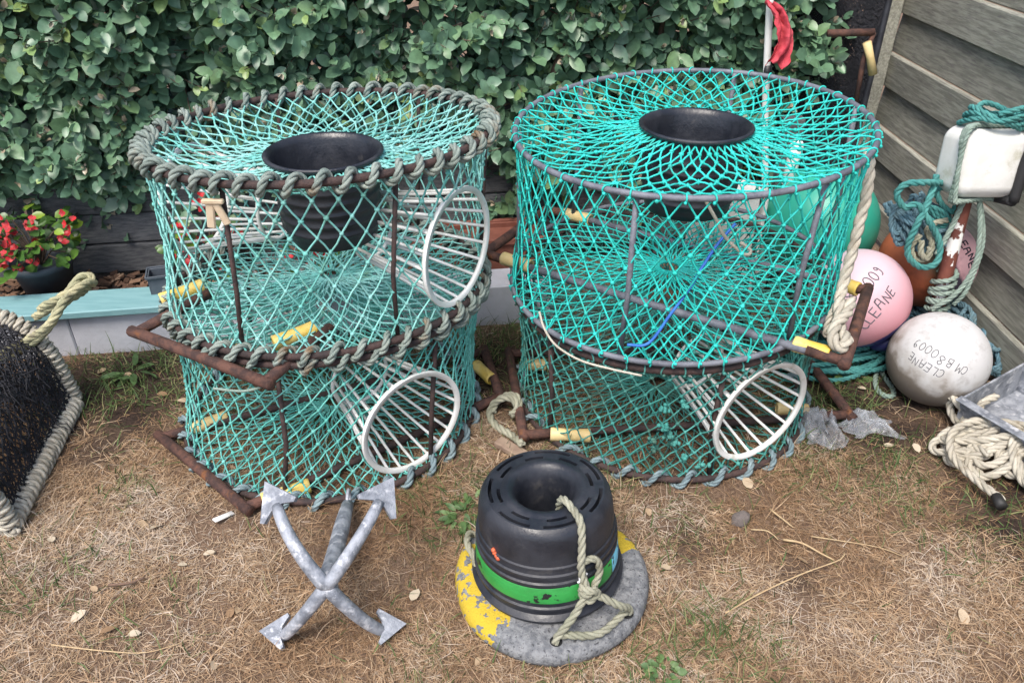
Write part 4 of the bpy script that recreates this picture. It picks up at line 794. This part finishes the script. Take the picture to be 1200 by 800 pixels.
for q in (c1_, back):
    nu, nv = 60, 160; G = np.array([[(q[0]*(1-u)+q[1]*u)*(1-v)+(q[3]*(1-u)+q[2]*u)*v for u in np.linspace(0, 1, nu)] for v in np.linspace(0, 1, nv)])-o_
    G[1:-1, 1:-1] += rng.normal(0, .0015, G[1:-1, 1:-1].shape)
    m.strands(G[:-1, :-1].reshape(-1, 3), G[1:, 1:].reshape(-1, 3), .0021, 3, .0005); m.strands(G[:-1, 1:].reshape(-1, 3), G[1:, :-1].reshape(-1, 3), .0021, 3, .0005)
for (a, b) in ((0, 3), (1, 2)):
    G = np.array([[(c1_[a]*(1-u)+back[a]*u)*(1-v)+(c1_[b]*(1-u)+back[b]*u)*v for u in np.linspace(0, 1, 16)] for v in np.linspace(0, 1, 92)])-o_
    m.strands(G[:-1, :-1].reshape(-1, 3), G[1:, 1:].reshape(-1, 3), .0021, 3, .0005); m.strands(G[:-1, 1:].reshape(-1, 3), G[1:, :-1].reshape(-1, 3), .0021, 3, .0005)
m.build('black_net', mat('black_twine', (.012, .013, .018), (.02, .02, .026), 12, .8), ce)
m = MB(); P = [aty(970, 39, 3.13)-o_, aty(1024, 38, 3.13)-o_]; m.tube(P, .014, 9); m.tube([aty(1024, 38, 3.13)-o_, aty(1012, 70, 3.12)-o_, aty(1002, 125, 3.10)-o_], .010, 8); m.build('handle_bar', M['rust'], ce)
m = MB(); m.tube([aty(1016, 50, 3.10)-o_, aty(1020, 68, 3.10)-o_, aty(1023, 87, 3.10)-o_], [.016, .014, .017], 10); m.build('sleeve', M['palesleeve'], ce)
# ------------------------------------------------------------------ flag pole with red rag, white board and post behind the right stack
fp = thing('flag_pole', tuple(V(.93, 2.85, 0)), 'slim white marker pole with a faded red flag beside the hedge', 'flag pole'); o_ = V(.93, 2.85, 0)
P = smooth_path([V(.93, 2.84, .02), aty(893, 300, 2.85), aty(897, 120, 2.86), aty(904, -30, 2.88), aty(908, -110, 2.89)], .05)-o_; m = MB(); m.tube(P, .0125, 12); m.build('pole', M['white'], fp)
m = MB(); q = aty(899, 86, 2.862)-o_; d = nrm(P[-2]-P[0]); m.tube([q-d*.02, q+d*.028], .0145, 10); m.build('tape', mat('black_tape_wrap', (.015, .015, .018), rough=.5), fp)
m = MB(); nu, nv = 12, 24
cen = L_((901, 2, 2.84), (912, 14, 2.82), (920, 32, 2.80), (920, 50, 2.79), (914, 64, 2.78), (908, 72, 2.78)); C_ = np.array(cen)-o_; G = np.zeros((nv, nu, 3))
cp = smooth_path(C_, .004); cp = cp[np.linspace(0, len(cp)-1, nv).astype(int)]
wd = np.interp(np.linspace(0, 1, nv), [0, .2, .6, .85, 1], [.010, .022, .030, .036, .028])
for i in range(nv):
    for j in range(nu):
        s_ = j/(nu-1)*2-1; G[i, j] = cp[i]+V(s_*wd[i], .018*math.sin(s_*5+i*.25), -.018*abs(s_)*(i/nv)+.006*math.sin(s_*7+i*.5))+r.normal(0, .0035, 3)
i = np.arange(nv-1)[:, None]; j = np.arange(nu-1)[None]; m.add(G.reshape(-1, 3), np.stack([i*nu+j, i*nu+j+1, (i+1)*nu+j+1, (i+1)*nu+j], -1).reshape(-1, 4))
fl = m.build('red_flag', M['redcloth'], fp); sd = fl.modifiers.new('thick', 'SOLIDIFY'); sd.thickness = .002; sb = fl.modifiers.new('sub', 'SUBSURF'); sb.levels = sb.render_levels = 1
wb = thing('white_float', (1.0, 2.82, 0), 'white foam fender standing on end seen through the turquoise pot', 'fender'); o_ = V(1.0, 2.82, 0)
m = MB(); a = aty(928, 215, 2.84)-o_; b = aty(929, 168, 2.86)-o_; m.box((a+b)/2, (.045, .045, np.linalg.norm(a-b)+.03), rot(V(0, 1, 0), .06), .012); m.tube([a, V(.02, .02, .01)], .012, 8); m.build('foam_block', M['white'], wb)
wp_ = thing('grey_post', (1.12, 3.02, 0), 'short weathered grey wooden post behind the right stack', 'post'); m = MB(); m.box(V(-.02, 0, .36), (.08, .05, .72), rot(V(0, 1, 0), -.03), .006); m.build('timber', M['oldwood'], wp_, smooth=False)
ws = thing('white_crate', (.84, 2.86, 0), 'white plastic crate behind the right stack', 'crate'); m = MB(); zt = aty(880, 222, 2.84)[2]; zt = max(zt, .3)
for (c, s_) in (((0, 0, zt-.012), (.24, .16, .02)), ((-.112, 0, zt*.5), (.014, .15, zt-.03)), ((.112, 0, zt*.5), (.014, .15, zt-.03)), ((0, .074, zt*.5), (.21, .012, zt-.03)), ((0, -.074, zt*.5), (.21, .012, zt-.03))): m.box(c, s_, rot(V(0, 0, 1), .2), .006)
m.build('crate_body', M['white'], ws, smooth=False)
# ------------------------------------------------------------------ black creel at the left edge
lc = thing('black_creel', (-1.72, 1.86, 0), 'black netted creel with pale rope lashed frame at the left edge', 'fishing pot'); o_ = V(-1.72, 1.86, 0)
base_c = [V(-1.385, 1.56, .025), V(-1.475, 2.13, .025), V(-2.02, 2.15, .025), V(-2.04, 1.52, .025)]
bp_ = smooth_path([a*(1-t)+b*t for a, b in zip(base_c, base_c[1:]+base_c[:1]) for t in (.06, .5, .94)], .03, True)-o_
m = MB(); m.tube(bp_, .012, 8, True); m.build('base_frame', M['darkrust'], lc)
hoopf = [V(-1.385, 1.56, .025), V(-1.405, 1.555, .15), V(-1.45, 1.55, .27), V(-1.55, 1.54, .355), V(-1.72, 1.535, .375), V(-1.90, 1.53, .34), V(-2.01, 1.52, .2), V(-2.04, 1.52, .025)]
hoopb = [V(-1.475, 2.13, .025), V(-1.490, 2.13, .14), V(-1.515, 2.13, .25), V(-1.59, 2.135, .335), V(-1.72, 2.14, .36), V(-1.88, 2.14, .33), V(-1.99, 2.15, .18), V(-2.02, 2.15, .025)]
for h in (hoopf, hoopb): m = MB(); m.tube(smooth_path(h, .03)-o_, .010, 8); m.build('hoop', M['darkrust'], lc)
def wraplash(mb, P, turns, rr, q):
    P = np.asarray(P); n = len(P); idx = np.linspace(0, n-1, turns*10); T = np.gradient(P, axis=0); T /= np.linalg.norm(T, axis=1, keepdims=True)+1e-9; out = []
    for t, x in zip(np.arange(len(idx))/10*2*PI, idx):
        i0 = int(x); i1 = min(n-1, i0+1); f = x-i0; p = P[i0]*(1-f)+P[i1]*f; tt = T[i0]; N_ = nrm(np.cross(tt, V(.1, .2, 1))); B_ = np.cross(tt, N_); out.append(p+(N_*math.cos(t)+B_*math.sin(t))*q)
    mb.rope(out, rr, sides=4)
m = MB(); fs = smooth_path([base_c[0]-V(0, .02, 0), base_c[0]*.5+base_c[1]*.5, base_c[1]], .02)-o_; wraplash(m, fs, 25, .0125, .021); wraplash(m, smooth_path(hoopb[:5], .02)-o_, 22, .0115, .019); wraplash(m, smooth_path(hoopf[:5], .02)-o_, 22, .0115, .019); m.build('frame_lashing', M['whiterope'], lc)
m = MB(); nu, nv = 52, 62; F_ = smooth_path(hoopf, .01); B2 = smooth_path(hoopb, .01); F_ = F_[np.linspace(0, len(F_)-1, nv).astype(int)]; B2 = B2[np.linspace(0, len(B2)-1, nv).astype(int)]
G = np.array([[F_[j]*(1-t)+B2[j]*t+V(0, 0, -.02*math.sin(PI*t)) for j in range(nv)] for t in np.linspace(0, 1, nu)])-o_; G[1:-1] += rng.normal(0, .003, G[1:-1].shape)
m.strands(G[:-1, :-1].reshape(-1, 3), G[1:, 1:].reshape(-1, 3), .0022, 4, .003); m.strands(G[:-1, 1:].reshape(-1, 3), G[1:, :-1].reshape(-1, 3), .0022, 4, .003)
for h in (F_, B2):
    cb_ = V(-1.72, h[0][1], .03); G = np.array([[cb_*(1-t)+h[j]*t for j in range(nv)] for t in np.linspace(.1, 1, 14)])-o_; m.strands(G[:-1, :-1].reshape(-1, 3), G[1:, 1:].reshape(-1, 3), .0022, 4, .003); m.strands(G[:-1, 1:].reshape(-1, 3), G[1:, :-1].reshape(-1, 3), .0022, 4, .003)
for k in range(160):
    t = rng.random(); j = rng.integers(2, 16); p = F_[j]*(1-t)+B2[j]*t-o_; m.strands([p], [p+V(rng.normal(0, .02), rng.normal(0, .02), -rng.uniform(.03, .10))], .0016, 4, .01)
m.build('black_net', mat('black_netting', (.014, .014, .018), (.03, .03, .036), 20, .85), lc)
m = MB()
for k in range(4): m.rope([aty(u+3*k, v-5*k+2*(k % 2), Y) for u, v, Y in ((-30, 436, 2.07), (10, 418, 2.09), (40, 400, 2.10), (56, 384, 2.11), (66, 366, 2.14), (80, 352, 2.18), (94, 344, 2.22), (101, 336+3*k, 2.26), (96, 330+2*k, 2.28), (84, 338, 2.26), (74, 352, 2.22), (60, 362, 2.19), (40, 372, 2.18))], .0125)
tag_rope(m, 'thick_rope', M['yellowrope'], 'thick yellowish rope lying over the back of the left creel')
# ------------------------------------------------------------------ begonias, pots and planter behind the white wall
def begonia(loc, h, w_, n_l, n_f, label, seed, lean=(0, 0)):
    r = np.random.default_rng(seed); root = thing('begonia_plant', loc, label, 'flowering plant', None); lf, fl_, st = MB(), MB(), MB(); O, A, Nn, L = [], [], [], []
    for i in range(n_l):
        a = r.uniform(0, 2*PI); q = r.random()**.6; p = V(math.cos(a)*w_*q+lean[0], math.sin(a)*w_*q+lean[1], r.uniform(.15, 1)*h*(1.05-.35*q)); O.append(p); A.append(V(math.cos(a), math.sin(a), r.normal(.1, .4))); Nn.append(V(r.normal(0, .4), -.5+r.normal(0, .3), .8)); L.append(r.uniform(.03, .055))
        if i % 4 == 0: st.tube([V(0, 0, 0), p*.5+V(0, 0, .03), p], .003, 5, caps=False)
    leaves(lf, np.array(O), np.array(A), np.array(Nn), np.array(L), np.full(len(L), .8), np.clip(r.normal(.45, .25, len(L)), 0, 1)); lf.build('foliage', M['begonia'], root); st.build('stems', M['twig'], root)
    for i in range(n_f):
        a = r.uniform(-PI*.95, -.05) if i % 4 else r.uniform(0, 2*PI); q = r.random()**.45; c = V(math.cos(a)*w_*q*1.02+lean[0], math.sin(a)*w_*q*1.02+lean[1], r.uniform(.22, 1.05)*h*(1.1-.3*q)); O, A, Nn, L = [], [], [], []
        for b in range(4):
            cc_ = c+r.normal(0, .017, 3); nn = nrm(V(r.normal(0, .5), -1, r.normal(.6, .5))); x = nrm(np.cross(nn, V(0, 0, 1))); y = np.cross(nn, x)
            for p in range(4):
                t = p*PI/2+r.uniform(-.3, .3); O.append(cc_); A.append(x*math.cos(t)+y*math.sin(t)+nn*.3); Nn.append(nn); L.append(r.uniform(.010, .018))
        f = MB(); leaves(f, np.array(O), np.array(A), np.array(Nn), np.array(L), np.full(len(L), .95), r.uniform(.8, 1.1, len(L)), .15, -.1); f.build('flower', M['red'], root)
    return root
GP = wp(-.05, .28, .10)
pot = thing('flower_pot', GP, 'slate grey plastic flower pot holding the begonia behind the wall', 'flower pot'); m = MB(); m.lathe([(.0, .005), (.075, .0), (.105, .15), (.113, .15), (.113, .175), (.103, .176), (.098, .155), (.0, .15)], 40); m.build('pot_body', M['greypot'], pot)
begonia(tuple(GP+V(0, 0, .15)), .25, .17, 150, 18, 'red begonia in the grey pot at the left', 41, (-.02, -.02))
begonia(tuple(wp(.55, .33, .11)), .30, .17, 70, 12, 'red begonia growing in the bark behind the left stack', 42)
begonia(tuple(wp(.95, .33, .11)), .16, .13, 50, 7, 'small red begonia growing behind the left stack near the planter', 43)
p2 = thing('plant_tray', wp(.42, .11, .20), 'small square black plastic plant pot on the teal plank', 'plant pot'); m = MB()
for (c, s_) in (((0, 0, .004), (.07, .07, .006)), ((-.037, 0, .035), (.005, .078, .07)), ((.037, 0, .035), (.005, .078, .07)), ((0, .037, .035), (.069, .005, .07)), ((0, -.037, .035), (.069, .005, .07)), ((0, -.043, .07), (.09, .006, .01)), ((-.043, 0, .07), (.006, .08, .01)), ((.043, 0, .07), (.006, .08, .01)), ((0, .043, .07), (.09, .006, .01))): m.box(c, s_, None, .001)
m.build('pot_body', M['greypot'], p2, smooth=False); p2.rotation_euler = (0, 0, .3)
tp = thing('terracotta_planter', wp(1.62, .28, .105), 'terracotta coloured trough planter between the two stacks', 'planter'); m = MB()
for (c, s_) in (((0, 0, .01), (.50, .16, .02)), ((0, -.085, .085), (.52, .014, .17)), ((0, .085, .085), (.52, .014, .17)), ((-.253, 0, .085), (.014, .156, .17)), ((.253, 0, .085), (.014, .156, .17)), ((0, -.095, .165), (.55, .02, .026)), ((0, .095, .165), (.55, .02, .026)), ((0, 0, .14), (.49, .154, .02))): m.box(RW@V(*c), s_, RW, .003)
m.build('trough', M['terracotta'], tp, smooth=False)
# ------------------------------------------------------------------ small things lying about
def bag(name, c, size, seed, label):
    r = np.random.default_rng(seed); n = 46; u = np.linspace(-1, 1, n); X, Y = np.meshgrid(u, u); ph = r.uniform(0, 6, 20); Z = np.zeros_like(X); 
    for k in range(18):
        a = r.uniform(0, PI); f = r.uniform(2, 17); Z += np.abs(np.sin(f*(X*math.cos(a)+Y*math.sin(a))+ph[k]))/f*1.1
    Z = (Z-Z.min())/(Z.max()-Z.min()); env = np.clip(1.15-(X**2+Y**2)**.9, .04, 1); wx = X+.25*np.sin(3*Y+ph[17])+.08*np.sin(9*Y+ph[1]); wy = Y+.22*np.sin(3.3*X+ph[18])+.08*np.sin(8*X+ph[2])
    m = MB(); i = np.arange(n-1)[:, None]; j = np.arange(n-1)[None]
    m.add(np.stack([wx*size[0], wy*size[1], .010+Z*env*size[2]], -1).reshape(-1, 3), np.stack([i*n+j, i*n+j+1, (i+1)*n+j+1, (i+1)*n+j], -1).reshape(-1, 4)); o = m.build(name, M['bag']); o.location = c
    return tag(o, label, 'plastic bag')
M['bag'] = mat('thin_clear_plastic', (.42, .45, .50), (.55, .58, .62), 12, .18, 0, .25, 22, alpha=.34, c3=(.26, .26, .24), s3=14, t3=(.56, .66))
bag('plastic_bag', tuple(atz(957, 507, 0)), (.066, .085, .115), 3, 'crumpled grey clear plastic bag touching the right stack')
bag('plastic_bag', tuple(atz(1016, 503, 0)), (.080, .05, .075), 9, 'crumpled clear plastic bag farther from the right stack')
m = MB(); a, b = atz(586, 518, .02), atz(627, 542, .02); d = nrm(b-a); R_ = basis(V(0, 0, 1), d); m.box((a+b)/2, (np.linalg.norm(b-a)+.02, .04, .022), R_, .004); tag(m.build('wooden_stick', mat('pale_weathered_wood', (.22, .15, .11), (.30, .22, .16), 14, .85, 0, .6, 60), smooth=False), 'pale broken piece of wood lying behind the black whelk pot', 'wood')
m = MB(); P = [atz(u, v, z_) for u, v, z_ in ((612, 520, .045), (600, 510, .02), (583, 500, .015), (574, 487, .02), (578, 474, .04), (590, 466, .07), (602, 468, .075), (606, 480, .05), (598, 486, .04))]; m.rope(P, .013); m.rope([p+V(.012, .012, .004) for p in P[3:8]], .010)
tag_rope(m, 'rope_loop', M['oldrope'], 'old grey rope loop tied to the handle of the dull teal pot')
def cord(name, P, r_, material, label): m = MB(); m.tube(smooth_path(P, .01), r_, 7); return tag(m.build(name, material), label, 'twine')
ry = lambda u, v, Y: aty(u, v, Y)
cord('loose_twine', [ry(632, 365, 1.86), ry(638, 385, 1.83), ry(652, 405, 1.80), ry(680, 422, 1.76), ry(715, 432, 1.73), ry(752, 440, 1.72)], .0032, M['whiterope'], 'thin white cord drooping across the front of the dull teal pot')
bl = mat('blue_twine_plastic', (.02, .10, .42), (.03, .16, .5), 20, .6)
cord('loose_twine', [ry(862, 262, 1.86), ry(842, 285, 1.84), ry(825, 310, 1.80), ry(808, 338, 1.77), ry(786, 368, 1.75), ry(760, 402, 1.735), ry(735, 404, 1.735)], .0042, bl, 'blue twine tied through the front of the bright turquoise net')
cord('loose_twine', [ry(825, 232, 1.80), ry(838, 255, 1.80), ry(850, 278, 1.80), ry(872, 298, 1.81), ry(880, 294, 1.82), ry(868, 284, 1.82)], .0045, M['whiterope'], 'white cord dangling inside the bright turquoise pot')
cord('loose_twine', [ry(250, 455, 1.66), ry(285, 458, 1.655), ry(312, 451, 1.65), ry(322, 444, 1.65)], .0036, M['sagerope'], 'short grey cord end below the handle of the left stack')
# bait ties: pale rubber strip on the front upright of the left stack
m = MB(); q = aty(250, 238, 1.715)
m.box(q+V(-.012, 0, -.030), (.020, .010, .066), rot(V(0, 1, 0), .12), .003); m.box(q+V(.014, 0, -.026), (.018, .010, .060), rot(V(0, 1, 0), -.35), .003); m.box(q+V(0, -.002, .005), (.052, .014, .012), None, .003)
tag(m.build('rubber_strip', mat('pale_rubber', (.58, .47, .33), (.5, .38, .25), 30, .7), smooth=False), 'pale rubber strip tied to the front upright of the left stack', 'rubber strip')
# dry leaves, stone, stalks
proto = MB(); leaves(proto, np.array([[0., 0, .006]]), np.array([[1., 0, .05]]), np.array([[0., .1, 1.]]), np.array([1.0]), np.array([.6]), np.array([.55]), .1, .05); leaf0 = proto.build('dry_leaf', M['deadleaf'])
variants = []
for k, t in enumerate((.2, .55, .75, .95)):
    pm2 = MB(); leaves(pm2, np.array([[-.5, 0, .08]]), np.array([[1., 0, .05]]), np.array([[0., .15, 1.]]), np.array([1.0]), np.array([.62]), np.array([t]), .25, .2); q = pm2.build('dry_leaf', M['deadleaf']); variants.append(q.data); bpy.data.objects.remove(q)
bpy.data.objects.remove(leaf0)
LP = [(92, 722, 19, 3), (60, 632, 16, 3), (158, 742, 14, 3), (128, 738, 18, 0), (184, 618, 20, 3), (168, 615, 18, 1), (214, 662, 14, 3), (278, 715, 12, 1), (270, 718, 16, 0), (245, 648, 14, 3), (345, 635, 16, 0), (486, 697, 20, 3), (452, 588, 24, 3), (876, 566, 22, 2), (1128, 722, 20, 2), (940, 657, 16, 1), (1042, 522, 16, 3), (1074, 525, 18, 3), (215, 470, 18, 2), (190, 462, 16, 0), (120, 435, 20, 1), (150, 440, 18, 1), (345, 740, 12, 2), (560, 775, 12, 1), (580, 395, 16, 1), (600, 435, 14, 2), (690, 745, 12, 1), (760, 600, 14, 1), (780, 665, 14, 2), (1010, 455, 14, 3), (250, 780, 14, 2), (110, 690, 12, 1), (1105, 690, 12, 2), (730, 700, 11, 1)]
for k, (u, v, px, t) in enumerate(LP):
    o = bpy.data.objects.new('dry_leaf', variants[t]); COL.objects.link(o); p = atz(u, v, .008); s_ = px*1.9/F; o.location = p; o.scale = (s_, s_, s_); o.rotation_euler = (random.gauss(0, .25), random.gauss(0, .25), random.uniform(0, 6.28))
    tag(o, 'small dry leaf lying flat on the dead grass', 'leaf', 'dry leaves scattered on the grass')
m = MB(); m.blobs([V(0, 0, 0)], 1); v = m.v[0]; st = bpy.data.meshes.new('stone'); o = m.build('stone', mat('grey_stone', (.15, .125, .115), (.27, .23, .21), 40, .9, 0, .8, 200)); o.location = atz(868, 608, .012); o.scale = (.030, .024, .030); o.rotation_euler = (.4, .3, .7)
b_ = o.modifiers.new('b', 'BEVEL'); b_.width = .12; b_.segments = 2; tag(o, 'small grey stone on the dead grass in front of the right stack', 'stone')
m = MB(); m.box(V(0, 0, 0), (.062, .018, .006), rot(V(0, 1, 0), .15), .002); o = m.build('plastic_scrap', M['white']); o.location = atz(262, 605, .016); o.rotation_euler = (0, .1, .9); tag(o, 'white plastic scrap on the grass beside the left handle bar', 'scrap')
def stalk(P, r_, label, mt): m = MB(); pp = smooth_path([atz(u, v, z_) for u, v, z_ in P], .02); m.tube(pp, np.linspace(r_*.75, r_*.42, len(pp)), 6); tag(m.build('straw_stalk', mt), label, 'stalk')
sm = mat('straw_stalk_skin', (.50, .38, .22), (.42, .29, .16), 40, .7)
stalk([(850, 718, .012), (890, 695, .02), (940, 672, .028), (985, 655, .03), (989, 646, .03)], .0034, 'longest straw stalk, bent at the tip, on the dead grass at the right', sm)
stalk([(918, 632, .02), (940, 636, .025), (962, 648, .026), (978, 656, .028)], .0046, 'thick short straw stalk crossing the longest one', sm)
stalk([(902, 596, .014), (915, 606, .02), (930, 618, .014)], .0042, 'short straw stalk pointing at the dull teal pot', sm)
stalk([(950, 628, .014), (990, 634, .02), (1030, 641, .02), (1060, 652, .012)], .0022, 'thin pale straw stalk running towards the cream rope coil', sm)
stalk([(60, 755, .012), (120, 762, .016), (170, 764, .018), (215, 752, .012)], .0026, 'thin bent straw stalk at the bottom left', sm)
stalk([(127, 685, .012), (150, 683, .014), (170, 676, .014)], .005, 'short brown twig on the grass at the left', mat('twig_bark', (.16, .10, .07), rough=.9))
stalk([(880, 620, .012), (900, 622, .022), (912, 632, .014)], .003, 'short curved straw stalk beside the grey stone', sm)

def weed(loc, R, n, seed, label, Lr=(.025, .045), w=.45):
    r = np.random.default_rng(seed); a = r.uniform(0, 2*PI, n); q = r.random(n)**.6*R; o = np.stack([np.cos(a)*q*.6, np.sin(a)*q*.6, .008+r.uniform(0, .02, n)], -1)
    m = MB(); leaves(m, o, np.stack([np.cos(a), np.sin(a), r.normal(.35, .25, n)], -1), np.stack([r.normal(0, .3, n), r.normal(-.2, .3, n), np.ones(n)], -1), r.uniform(*Lr, n), np.full(n, w), np.clip(r.normal(.55, .2, n), 0, 1), .2, .35); o_ = m.build('weed', M['weed']); o_.location = loc; tag(o_, label, 'weed')
M['weed'] = leafmat('weed_leaf', [(0, (.05, .10, .035)), (.6, (.10, .18, .06)), (1, (.17, .25, .09))], .5, .2)
weed(tuple(atz(545, 606, 0)), .10, 46, 51, 'low green weed growing left of the black whelk pot', (.02, .04))
weed(tuple(atz(778, 792, 0)), .06, 30, 52, 'bright green clover like weed at the bottom edge of the grass', (.012, .024), .8)
weed(tuple(atz(158, 440, 0)), .07, 14, 53, 'dandelion like weed with long leaves near the white wall', (.05, .09), .3)
weed(tuple(atz(985, 440, 0)), .07, 10, 54, 'dark green broad leaved weed beside the right stack and rope pile', (.06, .10), .45)
